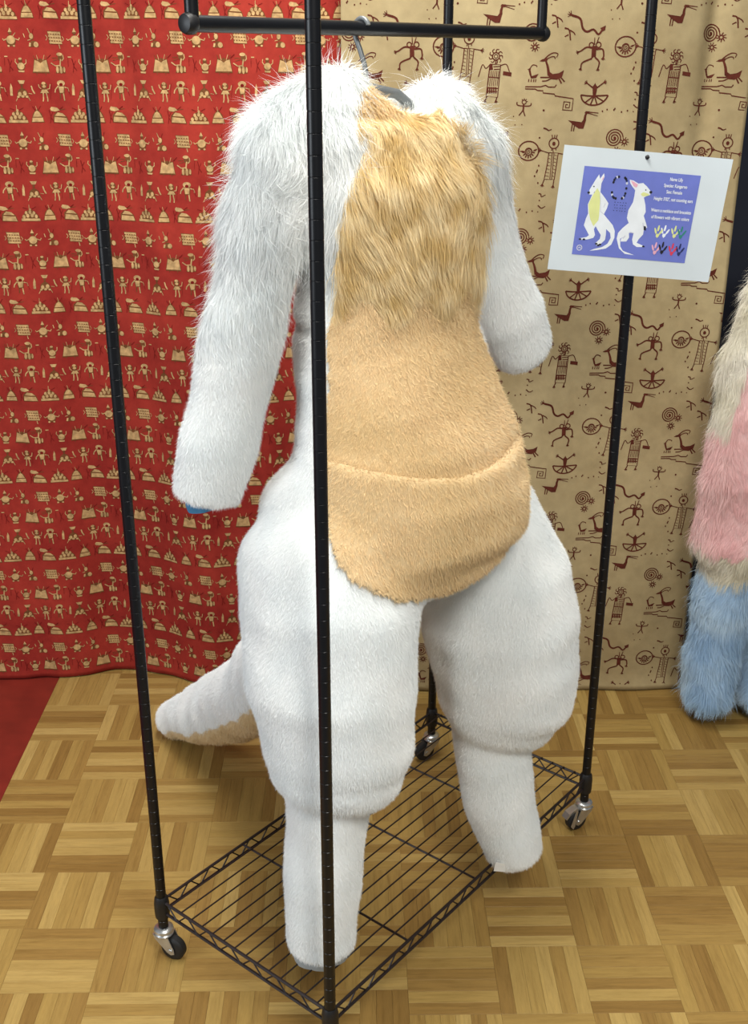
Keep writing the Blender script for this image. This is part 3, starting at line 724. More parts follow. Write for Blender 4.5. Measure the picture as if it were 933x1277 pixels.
# ------------------------------------------------------------------ garment rack
W, D, RYAW = 0.8631, 0.4274, 0.8706
RC = (0.0635, 1.9141, 0)
rack = empty('garment_rack', RC, 'black steel rolling garment rack with a wire base shelf', 'garment rack', RYAW)
PR_ = 0.0096
prof = [(0.0, 0.068), (PR_, 0.068)]
z = 0.085
while z < 1.86:
    prof += [(PR_, z), (PR_ - 0.0005, z + 0.0005), (PR_ - 0.0005, z + 0.0009), (PR_, z + 0.0014)]; z += 0.0254
prof += [(PR_, 1.872), (PR_ * 0.8, 1.88), (0.0, 1.88)]
post_me = MB().lathe(prof[1:-1], seg=20).mesh('post', M['black_steel'])
col_me = MB().lathe([(0.0105, 0.092), (0.0135, 0.094), (0.0145, 0.104), (0.0145, 0.126), (0.0128, 0.138), (0.0104, 0.142)], seg=20).mesh('collar', M['black_plastic'])
cor = {'L': (-W / 2, D / 2), 'F': (-W / 2, -D / 2), 'R': (W / 2, -D / 2), 'B': (W / 2, D / 2)}
for k in cor:
    new_obj('post', post_me, rack, (*cor[k], 0)); new_obj('collar', col_me, rack, (*cor[k], 0))
def caster(k, dirw, brake=False):
    """swivel caster under a post; dirw: world direction in which the wheel trails"""
    a = math.atan2(dirw[1], dirw[0]) - RYAW
    yk = MB()
    yk.lathe([(0.006, 0.088), (0.006, 0.070), (0.0145, 0.069), (0.0185, 0.066), (0.0195, 0.0615), (0.0165, 0.058), (0.019, 0.056), (0.0185, 0.053), (0.006, 0.0525)][::-1], seg=22)
    for s in (-1, 1):
        yk.prism([(-0.017, 0.056), (0.016, 0.056), (0.027, 0.030), (0.028, 0.020), (0.021, 0.0165), (0.013, 0.020), (-0.012, 0.046)], s * 0.0125, s * 0.0142, lambda u, v, t: (u, t, v))
    yk.prism([(-0.017, -0.0142), (0.016, -0.0142), (0.016, 0.0142), (-0.017, 0.0142)], 0.054, 0.0565, lambda u, v, t: (u, v, t))
    o = yk.build('caster', M['chrome'], rack, (*cor[k], 0)); o.rotation_euler = (0, 0, a)
    wh = MB().lathe([(0.004, -0.0105), (0.017, -0.0105), (0.0215, -0.0095), (0.0248, -0.006), (0.0252, 0.0), (0.0248, 0.006), (0.0215, 0.0095), (0.017, 0.0105), (0.004, 0.0105)], (0.0195, 0, 0.0252), 'Y', 28)
    new_obj('wheel', wh.mesh('wheel', M['rubber']), o)
    axl = MB().lathe([(0.001, -0.0165), (0.0045, -0.016), (0.0045, 0.016), (0.001, 0.0165)], (0.0195, 0, 0.0252), 'Y', 12)
    new_obj('axle', axl.mesh('axle', M['chrome']), o)
    if brake:
        br = MB().prism([(0.004, 0.060), (0.026, 0.058), (0.044, 0.050), (0.052, 0.038), (0.050, 0.036), (0.040, 0.046), (0.024, 0.053), (0.004, 0.055)], -0.009, 0.009, lambda u, v, t: (u, t, v))
        br.prism([(0.026, 0.058), (0.030, 0.060), (0.042, 0.020), (0.036, 0.012), (0.032, 0.020)], 0.0145, 0.0165, lambda u, v, t: (u, t, v))
        new_obj('brake_lever', br.mesh('brake_lever', M['chrome'], False), o)
caster('L', (0.85, -0.35)); caster('R', (-0.75, -0.35), True); caster('B', (-0.9, -0.45)); caster('F', (0.6, -0.7))

ZT, ZB = 0.130, 0.105
sh = MB()
cc = [cor[k] for k in ('L', 'F', 'R', 'B')]
for i in range(4):
    a, b = cc[i], cc[(i + 1) % 4]
    sh.tube([(*a, ZT), (*b, ZT)], 0.003, 8).tube([(*a, ZB), (*b, ZB)], 0.003, 8)
shelf = sh.build('wire_shelf', M['black_wire'], rack)
for i in range(4):
    a, b = Vector((*cc[i], 0)), Vector((*cc[(i + 1) % 4], 0)); L = (b - a).length; n = int(round((L - 0.03) / 0.029)); n += n % 2
    pts = []
    for k in range(n + 1):
        t = (0.015 + (L - 0.03) * k / n) / L; p = a.lerp(b, t); zz = ZT - 0.002 if k % 2 == 0 else ZB + 0.002
        dl = (b - a).normalized() * 0.004
        pts += [(p.x - dl.x, p.y - dl.y, zz), (p.x + dl.x, p.y + dl.y, zz)]
    MB().tube(pts, 0.0016, 6).build('truss_wire', M['black_wire'], shelf)
nw = 14
wire_me = MB().tube([(-W / 2, 0, 0), (W / 2, 0, 0)], 0.00155, 6).mesh('deck_wire', M['black_wire'])
for k in range(nw):
    new_obj('deck_wire', wire_me, shelf, (0, -D / 2 + D * (k + 1) / (nw + 1), ZT + 0.0034))
brace_me = MB().tube([(0, -D / 2, 0), (0, D / 2, 0)], 0.0023, 8).mesh('cross_brace', M['black_wire'])
for k in (-1, 0, 1): new_obj('cross_brace', brace_me, shelf, (k * W / 4, 0, ZT - 0.001))

ZBAR = 1.659
MB().tube([(-W / 2 + 0.004, 0, ZBAR), (W / 2 - 0.006, 0, ZBAR)], 0.0105, 20).build('hanging_bar', M['black_steel'], rack)
for sx in (-1, 1):
    x = sx * (W / 2 - 0.005)
    MB().tube([(x, 0, ZBAR - 0.004), (x, 0, 1.845)], 0.0092, 16).build('drop_tube', M['black_steel'], rack)
    kn = MB(); xe = x + sx * 0.004
    kn.lathe([(0.004, -0.008), (0.011, -0.007), (0.0138, -0.003), (0.0138, 0.005), (0.0115, 0.010), (0.005, 0.012)] if sx > 0 else [(0.005, -0.012), (0.0115, -0.010), (0.0138, -0.005), (0.0138, 0.003), (0.011, 0.007), (0.004, 0.008)], (xe, 0, ZBAR), 'X', 18)
    kn.build('end_knob', M['black_plastic'], rack)
    MB().tube([(sx * W / 2, -D / 2, 1.845), (sx * W / 2, D / 2, 1.845)], 0.0085, 14).build('top_rail', M['black_steel'], rack)

# ------------------------------------------------------------------ fur
def vnormals(V, Q):
    n = np.cross(V[Q[:, 2]] - V[Q[:, 0]], V[Q[:, 3]] - V[Q[:, 1]])
    N = np.zeros_like(V)
    for k in range(4): np.add.at(N, Q[:, k], n)
    return N / np.maximum(np.linalg.norm(N, axis=1), 1e-12)[:, None]

def nrm(a): return a / np.maximum(np.linalg.norm(a, axis=-1, keepdims=True), 1e-9)

def sample(V, N, Q, dens, rng):
    T = np.concatenate([Q[:, [0, 1, 2]], Q[:, [0, 2, 3]]])
    A = 0.5 * np.linalg.norm(np.cross(V[T[:, 1]] - V[T[:, 0]], V[T[:, 2]] - V[T[:, 0]]), axis=1)
    n = int(A.sum() * dens)
    k = rng.choice(len(T), n, p=A / A.sum()); r1 = np.sqrt(rng.random(n)); r2 = rng.random(n)
    w = np.stack([1 - r1, r1 * (1 - r2), r1 * r2], 1)
    P = (V[T[k]] * w[:, :, None]).sum(1); Nn = nrm((N[T[k]] * w[:, :, None]).sum(1))
    return P, Nn

def blades(P, N, L, width, lift, seg, rng, comb=None, jitter=0.25, clump=0.0, clump_d=0.03, swirl=0.0):
    """tapering strands rooted at P: (verts, [quads, tris])"""
    n = len(P)
    g = np.tile(np.array([0, 0, -1.0]), (n, 1)) if comb is None else comb(P)
    if swirl:
        for s in range(3):
            ph = rng.uniform(0, 6.28, 3); kk = rng.normal(size=(3, 3)) * (14 + 12 * s)
            g = g + swirl / (1 + s) * np.stack([np.sin(P @ kk[i] + ph[i]) for i in range(3)], 1)
    t = nrm(g - N * (g * N).sum(1, keepdims=True))
    d = nrm(N * lift + t * (1 - lift) + rng.normal(size=(n, 3)) * jitter * 0.5)
    L = L * rng.uniform(0.7, 1.15, n)
    ss = np.linspace(0, 1, seg + 1)
    pts = P[:, None, :] + (d[:, None, :] * ss[None, :, None] + (t * (0.35 if seg > 1 else 0) - N * (0.15 if seg > 1 else 0))[:, None, :] * (ss ** 2)[None, :, None]) * L[:, None, None]
    if clump > 0 and n > 50:
        m = max(8, n // 45); gi = rng.choice(n, m, replace=False)
        near = np.empty(n, int)
        for a in range(0, n, 4000):
            dd = ((P[a:a + 4000, None, :] - P[gi][None]) ** 2).sum(-1); near[a:a + 4000] = dd.argmin(1)
        G = pts[gi][near]; ok = (np.linalg.norm(P - P[gi][near], axis=1) < clump_d)
        wgt = (clump * ok)[:, None, None] * (ss ** 1.3)[None, :, None]
        pts = pts * (1 - wgt) + G * wgt
    side = nrm(nrm(np.cross(d, N)) + rng.normal(size=(n, 3)) * 0.35)
    wv = width * (1 - 0.75 * ss[:-1] ** 1.5)
    left = pts[:, :-1] + side[:, None, :] * wv[None, :, None] / 2
    right = pts[:, :-1] - side[:, None, :] * wv[None, :, None] / 2
    tip = pts[:, -1:]
    per = 2 * seg + 1
    Vv = np.concatenate([left, right, tip], 1).reshape(-1, 3)
    b = np.arange(n)[:, None] * per
    tris = np.concatenate([b + 2 * seg - 1, b + seg - 1, b + 2 * seg], 1)
    quads = [np.concatenate([b + i, b + i + 1, b + seg + i + 1, b + seg + i], 1) for i in range(seg - 1)]
    q = np.concatenate(quads) if quads else np.zeros((0, 4), int)
    return Vv, q, tris

def furry(name, V, Q, mats, parent, groups):
    """surface + strands as one mesh; groups: list of (Vv, q, t, material index)"""
    vs = [V]; qs = [Q]; ts = []; mq = [np.zeros(len(Q), int)]; mt = []; off = len(V)
    for Vv, q, t, mi in groups:
        vs.append(Vv)
        if len(q): qs.append(q + off); mq.append(np.full(len(q), mi))
        ts.append(t + off); mt.append(np.full(len(t), mi)); off += len(Vv)
    return new_obj(name, mesh_np(name, np.concatenate(vs), qs + ts, mats, np.concatenate(mq + mt)), parent)

def submesh(V, Q, keep):
    q = Q[keep]; u, inv = np.unique(q, return_inverse=True)
    return V[u], inv.reshape(-1, 4), u

def smooth01(x, a, b):
    t = np.clip((x - a) / (b - a), 0, 1); return t * t * (3 - 2 * t)

# ------------------------------------------------------------------ white kangaroo costume
suit_root = (0.06, 1.80, 0.13)
suit = empty('kangaroo_costume', suit_root, 'white fur kangaroo costume with tan chest, belly pouch and tail, hung on the rack', 'costume')
def in_suit(o): o.matrix_parent_inverse = Matrix.Translation(suit_root).inverted(); return o

HG = 0.009
glo, ghi = np.array([-0.60, 1.36, 0.015]), np.array([0.50, 2.62, 1.66])
GP = grid(glo, ghi, HG)
GF, Gparts = suit_field(GP)
V, Q = surface_nets(GF, glo, HG)
V = relax(V, Q, 2, 0.4)
N = vnormals(V, Q)
fsv = np.stack(suit_fields(V.astype(np.float32)), 1)
fsv[:, 0] -= 0.012
lab = fsv.argmin(1)
laq = np.array([np.bincount(r, minlength=6).argmax() for r in lab[Q]])
rng = np.random.default_rng(11)

def panel_sd(P):
    az = azimuth(P)
    s = poly_sd(az * 0.15, P[..., 2], PANEL)
    fr = P - np.stack([*torso_axis(P[..., 2]), P[..., 2]], -1)
    return s
def suit_len(P, part):
    z = P[:, 2]
    if part == 3: return 0.009 + 0.030 * smooth01(z - 0.25 * (P[:, 0] + 0.17) , 1.14, 1.42)
    if part == 4: return 0.008 + 0.026 * smooth01(z, 1.34, 1.46)
    if part == 0: return 0.008 + 0.030 * smooth01(z, 1.25, 1.42)
    return np.full(len(P), 0.0075)
names = ['torso', 'leg', 'leg', 'sleeve', 'sleeve', 'tail']
for part in range(6):
    sv, sq, u = submesh(V, Q, laq == part)
    sn = N[u]
    P, Nn = sample(sv, sn, sq, 300000, rng)
    keep = (panel_sd(P) > -0.004) | (np.isin(part, (3, 4, 5)))
    P, Nn = P[keep], Nn[keep]
    L = suit_len(P, part)
    sh_ = L < 0.013
    gr = []
    Vv, q, t = blades(P[sh_], Nn[sh_], L[sh_], 0.0008, 0.30, 1, rng, jitter=0.34)
    gr.append((Vv, q, t, 0))
    lg = np.where(~sh_)[0]
    if len(lg):
        lg = lg[rng.random(len(lg)) < 0.65]
        Vv, q, t = blades(P[lg], Nn[lg], L[lg], 0.0008, 0.27, 3, rng, jitter=0.42, clump=0.35, clump_d=0.02, swirl=0.4)
        gr.append((Vv, q, t, 0))
        fa = lg[rng.random(len(lg)) < 0.05]          # stray hairs that stand off
        Vv, q, t = blades(P[fa], Nn[fa], L[fa] * 1.25, 0.0006, 0.62, 3, rng, jitter=0.6, swirl=0.6)
        gr.append((Vv, q, t, 0))
    o = in_suit(furry(names[part], sv, sq, [M['white_fur']], suit, gr))

# tan front: chest and belly panel, then the pouch on it
PLO, PHI = np.array([-0.2, 1.5, 0.74]), np.array([0.42, 2.05, 1.64])
HP = 0.007
PP = grid(PLO, PHI, HP)
PF, _ = suit_field(PP)
psd = panel_sd(PP)
az = azimuth(PP)
front = np.abs(az) - 1.75
lipx = np.array([a for a, b in LIP]); lipz = np.array([b for a, b in LIP])
lipd = np.interp(az * 0.15, lipx, lipz) - PP[..., 2]
pan = np.maximum(np.maximum(PF - 0.006, psd), np.maximum(-(PF + 0.010), front.astype(np.float32) * 0.15))
pan = np.maximum(pan, lipd - 0.03)
pv, pq = surface_nets(pan.astype(np.float32), PLO, HP); pv = relax(pv, pq, 2, 0.4); pn = vnormals(pv, pq)
lipx = np.array([a for a, b in LIP]); lipz = np.array([b for a, b in LIP])
P, Nn = sample(pv, pn, pq, 260000, rng)
outer = np.array(suit_field(P.astype(np.float32))[0]) > 0.001
P, Nn = P[outer], Nn[outer]
zl = np.interp(azimuth(P) * 0.15, lipx, lipz)
cl = (0.008 + 0.042 * smooth01(P[:, 2] + 0.02 * np.sin(azimuth(P) * 9), 1.235, 1.34)) * (1 - 0.68 * smooth01(P[:, 2], 1.46, 1.54))
lo_ = cl < 0.016
gr = []
sel = lo_ & (P[:, 2] > zl - 0.02)
Vv, q, t = blades(P[sel], Nn[sel], cl[sel], 0.0011, 0.42, 1, rng, jitter=0.5); gr.append((Vv, q, t, 0))
sel = np.where(~lo_)[0]
Vv, q, t = blades(P[sel], Nn[sel], cl[sel], 0.0008, 0.22, 4, rng, jitter=0.42, clump=0.48, clump_d=0.022, swirl=0.85); gr.append((Vv, q, t, 1))
panel = in_suit(furry('chest_panel', pv, pq, [M['tan_fur'], M['chest_fur']], suit, gr))
panel['label'] = 'tan chest and belly panel, shaggy at the top'

offp = 0.008 + 0.014 * np.exp(-np.clip(lipd, 0, 1) / 0.07) * np.clip(-psd / 0.05, 0.15, 1)
pou = np.maximum(np.maximum(PF - offp, psd + 0.002), np.maximum(-(PF + 0.010), -lipd))
pou = np.maximum(pou, front * 0.15).astype(np.float32)
ov, oq = surface_nets(pou, PLO, HP); ov = relax(ov, oq, 3, 0.45); on = vnormals(ov, oq)
P, Nn = sample(ov, on, oq, 190000, rng)
Vv, q, t = blades(P, Nn, np.full(len(P), 0.008), 0.0011, 0.42, 1, rng, jitter=0.5)
pouch = in_suit(furry('pouch', ov, oq, [M['tan_fur']], suit, [(Vv, q, t, 0)]))
pouch['label'] = 'tan pouch with a curved open top edge'

# tan underside of the tail
TLO, THI = np.array([-0.58, 1.85, 0.0]), np.array([-0.02, 2.6, 0.62])
TP = grid(TLO, THI, 0.008)
wdir = unit((0.42, -0.42, -0.80))
low = [(r[0] + wdir[0] * r[3] * 0.80, r[1] + wdir[1] * r[3] * 0.80, r[2] + wdir[2] * r[3] * 0.80, r[3], r[4]) for r in TAIL]
tf = tube_sdf(TP, TAIL, AX_A, 1.0) + 0.0022 * np.sin(TP @ np.array([-40.0, 48.0, -46.0], np.float32)) + wob(TP, 3, 0.0035, 17) + wob(TP, 5, 0.0016, 42)
und = np.maximum(np.maximum(tf - 0.004, -(tf + 0.010)), tube_sdf(TP, low, AX_A, 1.0))
uv_, uq = surface_nets(und.astype(np.float32), TLO, 0.008); uv_ = relax(uv_, uq, 2, 0.4); un = vnormals(uv_, uq)
P, Nn = sample(uv_, un, uq, 150000, rng)
Vv, q, t = blades(P, Nn, np.full(len(P), 0.008), 0.0011, 0.42, 1, rng, jitter=0.5)
in_suit(furry('tail_underside', uv_, uq, [M['tail_tan']], suit, [(Vv, q, t, 0)]))['label'] = 'tan underside of the tail'

# knit cuffs at the feet, lining at the sleeve end, care tags
def cuff(row, z0, z1, k, name, mat, tilt=(0, 0)):
    mb = MB(); n = 28; vs = []; fs = []
    rings = [(z1, 1.0, 0), (z0 + 0.004, 1.02, 0.0), (z0, 0.98, 0), (z0, 0.86, 0), (z1, 0.84, 0)]
    for zz, sc, _ in rings:
        for i in range(n):
            a = 6.2832 * i / n
            w = 1 + 0.03 * math.sin(a * 7) + 0.02 * math.sin(a * 3 + 1)
            p = np.array([row[0], row[1], 0]) + AX_A * (row[3] * k * sc * w * math.cos(a)) + AX_N * (row[4] * k * sc * w * math.sin(a))
            vs.append((p[0], p[1], zz + 0.003 * math.sin(a * 2 + row[0] * 30)))
    for r in range(4):
        for i in range(n): fs.append((r * n + i, r * n + (i + 1) % n, (r + 1) * n + (i + 1) % n, (r + 1) * n + i))
    mb.add(vs, fs); return in_suit(mb.build(name, mat, suit))
cuff(CALF_NEAR[-1], 0.131, 0.175, 0.86, 'foot_cuff', M['lining'])
cuff(CALF_FAR[-1], 0.134, 0.165, 0.70, 'foot_cuff', M['lining'])
cuff(SLEEVE_NEAR[-1], SLEEVE_NEAR[-1][2] - 0.020, SLEEVE_NEAR[-1][2] + 0.012, 0.55, 'sleeve_lining', M['blue_lining'])
tagm = MB()
c0 = CALF_FAR[-1]
tagm.prism([(-0.012, -0.009), (0.010, -0.011), (0.012, 0.008), (-0.009, 0.012)], 0, 0.0012, lambda u, v, t: (c0[0] - 0.035 + u, c0[1] - 0.052 - t, 0.142 + v))
in_suit(tagm.build('care_tag', mat_plain('white_tag', srgb(232, 234, 232), 0.8), suit, smooth=False))

# ------------------------------------------------------------------ hanger
hc = Vector((0.008, 1.851, 0))
hang = empty('clothes_hanger', (hc.x, hc.y, 1.52), 'grey clothes hanger inside the neck of the white costume, hooked on the bar', 'hanger')
def in_h(o): o.matrix_parent_inverse = Matrix.Translation((hc.x, hc.y, 1.52)).inverted(); return o
ud = Vector((math.cos(RYAW), math.sin(RYAW), 0)); vd = Vector((-ud.y, ud.x, 0))
pts = []
rh = 0.0135
for k in range(0, 11):
    a = math.radians(-25 + 20.5 * k)
    pts.append(hc + vd * (-rh * math.cos(a)) + Vector((0, 0, ZBAR + 0.0005 + rh * math.sin(a))))
pts = pts[::-1][:9][::-1]
pts = [Vector(p) for p in pts]
pts += [hc + vd * 0.0125 + Vector((0, 0, ZBAR - 0.012)), hc + vd * 0.004 + Vector((0, 0, ZBAR - 0.028)), hc + Vector((0.004, 0, ZBAR - 0.05)), hc + Vector((0.010, 0, 1.570))]
in_h(MB().tube(pts, 0.0040, 10).build('hook', M['hanger'], hang))
A3 = Vector(AX_A)
arm = MB(); hh = hc + Vector((0.012, 0, 0))
arm.tube([hh - A3 * 0.13 + Vector((0, 0, 1.505)), hh - A3 * 0.05 + Vector((0, 0, 1.555)), hh + Vector((0, 0, 1.574)), hh + A3 * 0.05 + Vector((0, 0, 1.566)), hh + A3 * 0.13 + Vector((0, 0, 1.515))], [0.006, 0.008, 0.009, 0.008, 0.006], 12)
in_h(arm.build('hanger_arm', M['hanger'], hang))

# ------------------------------------------------------------------ pink, cream and blue costume at the right
PK = [(1.005, 2.56, 1.26, 0.090, 0.06), (1.000, 2.56, 1.13, 0.108, 0.07), (1.005, 2.56, 0.99, 0.140, 0.08), (1.008, 2.56, 0.84, 0.162, 0.09), (1.008, 2.56, 0.67, 0.176, 0.095), (1.008, 2.56, 0.50, 0.160, 0.09)]
BL0 = [(0.935, 2.56, 0.50, 0.082, 0.08), (0.928, 2.56, 0.34, 0.066, 0.075), (0.916, 2.56, 0.20, 0.062, 0.07), (0.908, 2.56, 0.070, 0.060, 0.07)]
BL1 = [(1.080, 2.56, 0.50, 0.082, 0.08), (1.076, 2.56, 0.34, 0.066, 0.075), (1.066, 2.56, 0.20, 0.064, 0.07), (1.056, 2.56, 0.070, 0.062, 0.07)]
EX = np.array([1.0, 0, 0])
GLO, GHI = np.array([0.76, 2.42, 0.005]), np.array([1.26, 2.70, 1.36])
GP2 = grid(GLO, GHI, 0.009)
pf = tube_sdf(GP2, PK, EX, 0.6)
pf = smin(pf, smin(tube_sdf(GP2, BL0, EX, 0.5), tube_sdf(GP2, BL1, EX, 0.5), 0.01), 0.04) + wob(GP2, 9, 0.004, 20)
V2, Q2 = surface_nets(pf.astype(np.float32), GLO, 0.009); V2 = relax(V2, Q2, 2, 0.4); N2 = vnormals(V2, Q2)
c2 = V2[Q2].mean(1); n2 = N2[Q2].mean(1)
xl = 1.006 - np.interp(c2[:, 2], [0.5, 0.67, 0.84, 0.99, 1.13, 1.26], [0.16, 0.176, 0.162, 0.14, 0.108, 0.09])
zb = 0.475 + 0.010 * np.sin(c2[:, 0] * 40)
reg = np.where(c2[:, 2] < zb - 0.045, 3, np.where(c2[:, 2] < zb + 0.03, 2, 1))
reg = np.where((reg == 1) & (c2[:, 0] < xl + 0.030 + 0.22 * np.clip(c2[:, 2] - 0.95, 0, 1)) & (c2[:, 2] > 0.80), 0, reg)
reg = np.where((reg == 3) & (c2[:, 0] > 0.994), 4, reg)
pk = empty('fluffy_costume', (0.99, 2.56, 0.0), 'shaggy pink, cream and pale blue fur costume hanging at the right', 'costume')
for r_, nm, mt in ((0, 'side_panel', 'cream_fur'), (1, 'body', 'pink_fur'), (2, 'waist_band', 'cream_fur'), (3, 'leg', 'blue_fur'), (4, 'leg', 'blue_fur')):
    sv, sq, u = submesh(V2, Q2, reg == r_); sn = N2[u]
    P, Nn = sample(sv, sn, sq, 130000, rng)
    LL = np.full(len(P), 0.038) if r_ != 1 else 0.016 + 0.022 * (P[:, 0] < 0.88)
    LL = np.minimum(LL, np.maximum(P[:, 2] * 0.9 - 0.004, 0.006))
    Vv, q, t = blades(P, Nn, LL, 0.0011, 0.24, 3, rng, jitter=0.4, clump=0.5, clump_d=0.025, swirl=0.35)
    fa = rng.random(len(P)) < 0.05
    V3, q3, t3 = blades(P[fa], Nn[fa], LL[fa] * 1.1, 0.0008, 0.5, 3, rng, jitter=0.5, swirl=0.5)
    o = furry(nm, sv, sq, [M[mt]], pk, [(Vv, q, t, 0), (V3, q3, t3, 0)])
    o.matrix_parent_inverse = Matrix.Translation((0.99, 2.56, 0.0)).inverted()

# ------------------------------------------------------------------ reference sheet on the right post
PW, PH_ = 0.2990, 0.2180
sc_ = Vector((0.5062, 2.082, 1.3555))
rot = -math.radians(4.6)
ex = Vector((math.cos(rot), 0.0, math.sin(rot))); ez = Vector((-math.sin(rot), 0, math.cos(rot)))
def sheet_pt(u, v, h=0.0):
    """u right, v up from the sheet's middle, h towards the viewer; the right side curls away a little"""
    cu = 0.030 * max(0, (u - 0.05) / 0.10) ** 2 * (0.35 + 0.65 * max(0, v / 0.11 + 0.2)) * 0.5 + 0.006 * max(0, (-u - 0.05) / 0.1) ** 2
    p = sc_ + ex * u + ez * v
    fold = 0.007 * min(1.6, max(0, (u + 0.30 * v - 0.075) / 0.075)) ** 1.5
    return Vector((p.x, p.y + 0.05 * cu - fold - h, p.z))
paper_m = mat_plain('white_paper', srgb(204, 214, 220), 0.7, 0, 0.03, 12)
sheet = MB(); nu, nv = 25, 17
for hh_ in (0.0, -0.0004):
    vs = [sheet_pt(-PW / 2 + PW * i / (nu - 1), -PH_ / 2 + PH_ * j / (nv - 1), hh_) for i in range(nu) for j in range(nv)]
    sheet.add(vs, [(i * nv + j, (i + 1) * nv + j, (i + 1) * nv + j + 1, i * nv + j + 1) for i in range(nu - 1) for j in range(nv - 1)])
paper = empty('printed_sheet', sc_, 'white paper sheet with a blue kangaroo drawing pinned to the right post', 'poster')
def in_p(o): o.matrix_parent_inverse = Matrix.Translation(sc_).inverted(); return o
in_p(sheet.build('paper', paper_m, paper))
def ink(nm, r, g, b): return mat_plain('ink_' + nm, srgb(r, g, b), 0.65, 0, 0.05, 40, 0.3)
INK = [ink('blue', 106, 118, 196), ink('white', 224, 230, 236), ink('lime', 214, 220, 150), ink('black', 34, 34, 44), ink('pink', 226, 170, 190), ink('green', 50, 130, 120), ink('red', 206, 60, 84), ink('grey', 196, 200, 214), ink('navy', 40, 48, 96)]
# drawing units: pixels of the sheet's blue field, u right, v down, blue field 0..690 x 0..445
BU = 0.2090 / 690.0
BX0, BY0 = -0.1090, 0.0765
def bp(x, y, h): return sheet_pt(BX0 + x * BU, BY0 - y * BU, h)
def put(pr, name, label=None):
    pr.cut(60)
    mb = MB(); mats = sorted(set(pr.m.tolist()))
    for mi in mats:
        tt = pr.t[pr.m == mi]; u, inv = np.unique(tt, return_inverse=True); inv = inv.reshape(-1, 3)
        h = 0.0004 + 0.00012 * ({0: 0, 1: 1, 7: 2, 2: 2.5}.get(mi, 3.5))
        mb.cur = mats.index(mi); mb.add([bp(pr.v[k][0], pr.v[k][1], h) for k in u], [tuple(f) for f in inv])
    o = in_p(mb.build(name, [INK[k] for k in mats], paper, smooth=False))
    if label: o['label'] = label
put(Print().fill([(0, 0), (690, 0), (690, 512), (0, 512)], 0), 'printed_field', 'periwinkle blue printed field')
def field(X, Y):
    """affine map from measured points to the drawing units of the blue field"""
    a, b, c, d = 602.0, -85.0, 53.0, 445.0; x, y = X - 140.0, Y - 160.0; det = a * d - b * c
    return ((d * x - b * y) / det * 690, (-c * x + a * y) / det * 512)
# left figure, seen from the front; coordinates read off the sheet, left and top of the field at (105, 60)
def kang_front():
    f = lambda L: [field((10 + x / 8.482) * 4.241, (30 + y / 8.482) * 4.241) for x, y in L]
    p = Print()
    p.fill(f([(228, 345), (240, 300), (300, 210), (345, 150), (352, 195), (395, 140), (400, 175), (365, 240), (355, 300), (350, 340), (330, 330), (290, 320), (270, 350), (240, 352)]), 1)
    p.fill(f([(270, 340), (330, 320), (355, 330), (400, 390), (432, 440), (415, 490), (380, 550), (420, 600), (470, 660), (490, 720), (485, 790), (450, 860), (390, 900), (300, 915), (215, 922), (260, 905), (350, 885), (410, 850), (445, 790), (440, 740), (400, 700), (395, 760), (385, 810), (330, 860), (290, 870), (285, 840), (330, 800), (340, 760), (310, 710), (290, 670), (270, 700), (280, 760), (260, 790), (200, 805), (120, 810), (115, 792), (190, 780), (215, 760), (165, 660), (190, 590), (215, 540), (215, 450), (240, 400)]), 1)
    p.fill(f([(275, 350), (320, 285), (345, 330), (345, 420), (330, 560), (320, 610), (265, 670), (235, 600), (225, 540), (220, 450), (245, 400)]), 2)
    p.line(f([(345, 330), (350, 420), (345, 520), (380, 550)]), 4, 7).line(f([(380, 480), (400, 440)]), 4, 7)
    p.fill(f([(365, 215), (392, 165), (388, 195)]), 4).ell(f([(228, 330)])[0], 8, 7, 3).ell(f([(285, 270)])[0], 4, 4, 3)
    for a in ((120, 800), (160, 803), (290, 850), (310, 866), (330, 858)): p.ell(f([a])[0], 8, 5, 3)
    return p, f
def kang_back():
    p0, f = kang_front(); p = Print()
    p.fill(f([(660, 205), (700, 215), (750, 245), (800, 240), (840, 275), (880, 325), (872, 360), (830, 372), (805, 385), (820, 460), (822, 530), (800, 570), (822, 640), (835, 690), (800, 700), (790, 760), (740, 810), (720, 845), (790, 875), (795, 890), (720, 888), (680, 860), (672, 810), (690, 745), (640, 740), (640, 790), (610, 830), (550, 830), (555, 800), (590, 780), (545, 800), (545, 880), (570, 925), (690, 972), (590, 958), (530, 900), (508, 800), (525, 740), (575, 690), (640, 640), (622, 590), (640, 510), (690, 430), (705, 370), (715, 310), (690, 280), (665, 240)]), 1)
    p.fill(f([(770, 350), (800, 330), (850, 345), (865, 362), (820, 372), (790, 372)]), 2).fill(f([(672, 215), (700, 225), (745, 255), (730, 285), (700, 270)]), 4)
    p.ell(f([(878, 332)])[0], 9, 8, 3).ell(f([(826, 310)])[0], 4, 4, 3).fill(f([(800, 670), (822, 680), (820, 718), (796, 712)]), 3).ell(f([(790, 882)])[0], 8, 5, 3)
    p.line(f([(690, 745), (660, 735), (640, 742)]), 5, 7).line(f([(790, 640), (795, 690)]), 5, 7).line(f([(575, 800), (600, 770)]), 6, 7)
    return p
pf_, _ = kang_front(); put(pf_, 'kangaroo_drawing', 'white kangaroo drawing with a lime belly'); put(kang_back(), 'kangaroo_drawing', 'white kangaroo drawing seen from behind')
nk = Print(); rr = random.Random(3)
for k in range(22):
    a = 6.2832 * k / 22
    sx_ = 41 * math.copysign(abs(math.cos(a)) ** 0.6, math.cos(a)); sy_ = 62 * math.copysign(abs(math.sin(a)) ** 0.6, math.sin(a))
    if k % 6 == 5: continue
    nk.ell((field(318, 270)[0] + sx_, field(318, 270)[1] + sy_), 7, 8, [3, 3, 8, 7, 3, 4][k % 6], 8)
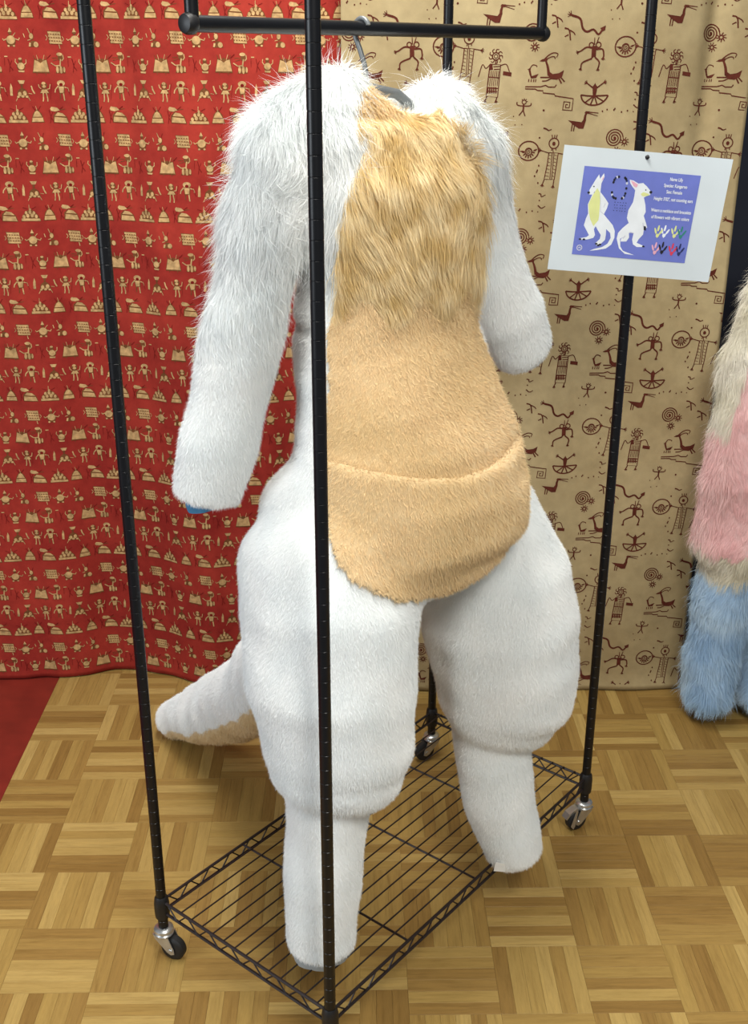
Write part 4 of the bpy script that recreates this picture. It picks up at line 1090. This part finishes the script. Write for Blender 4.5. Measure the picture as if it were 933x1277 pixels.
for k in range(20): nk.ell((field(318, 365)[0] - 32 + (k % 5) * 16 + rr.uniform(-3, 3), field(318, 365)[1] - 24 + (k // 5) * 16), 3.4, 2.6, [3, 8][k % 2], 6)
put(nk, 'necklace_drawing', 'ring of dark beads drawn between the kangaroos')
sq_ = Print().ring((40, 470), 15, 5, 7).line([(32, 474), (40, 466), (48, 474)], 5, 7); put(sq_, 'corner_mark')
def paw(x, y, mi):
    p = Print()
    for dx, dy, a in ((-14, -18, -0.35), (2, -34, 0.12), (20, -14, 0.55)):
        l = 17; ca, sa = math.cos(a), math.sin(a)
        p.fill([(x + dx + (px_ * ca - py_ * sa), y + dy + (px_ * sa + py_ * ca)) for px_, py_ in ((-4, -l), (3, -l), (6, l * 0.2), (4, l), (-4, l), (-6, l * 0.2))], mi)
    p.fill([(x - 8, y), (x + 14, y - 2), (x + 10, y + 14), (x + 1, y + 24), (x - 8, y + 14)], mi)
    put(p, 'paw_mark')
for x, y, mi in ((513, 505, 2), (548, 505, 1), (602, 508, 2), (636, 512, 5), (497, 592, 4), (535, 590, 3), (587, 598, 6), (626, 600, 8)): paw(*field(x, y), mi)
def text(s, cx_, y, size):
    c = bpy.data.curves.new('text', 'FONT'); c.body = s; c.size = 1.0; c.offset = 0.022; c.align_x = 'CENTER'
    o = bpy.data.objects.new('text', c); COL.objects.link(o)
    dg = bpy.context.evaluated_depsgraph_get(); me = bpy.data.meshes.new_from_object(o.evaluated_get(dg))
    bpy.data.objects.remove(o, do_unlink=True); bpy.data.curves.remove(c)
    xs = [v.co.x for v in me.vertices]; wd = max(xs) - min(xs)
    for v in me.vertices:
        x = cx_ + v.co.x * size / wd; yy = y - v.co.y * 27.0
        v.co = bp(x, yy, 0.0009) - sc_
    me.materials.clear(); me.materials.append(INK[1])
    o2 = new_obj('text_line', me, paper)
for s, cx_, y in (('Name: Lilly', 615, 240), ('Species: Kangaroo', 610, 272), ('Sex: Female', 603, 303), ('Height: 5\'02", not counting ears', 597, 340), ('Wears a necklace and bracelets', 585, 398), ('of flowers with vibrant colors', 580, 432)):
    text(s, *field(cx_, y), {0: 76, 1: 138, 2: 94, 3: 232, 4: 240, 5: 228}[('N', 'Sp', 'Se', 'H', 'W', 'o').index(next(k for k in ('N', 'Sp', 'Se', 'H', 'W', 'o') if s.startswith(k)))])
pinm = MB(); pc = sheet_pt(0.0, 0.100, 0.0)
pinm.lathe([(0.001, -0.006), (0.0028, -0.005), (0.0028, -0.001), (0.004, 0.0)], (pc.x, pc.y, pc.z), 'Y', 12)
in_p(pinm.build('pin', M['black_plastic'], paper))
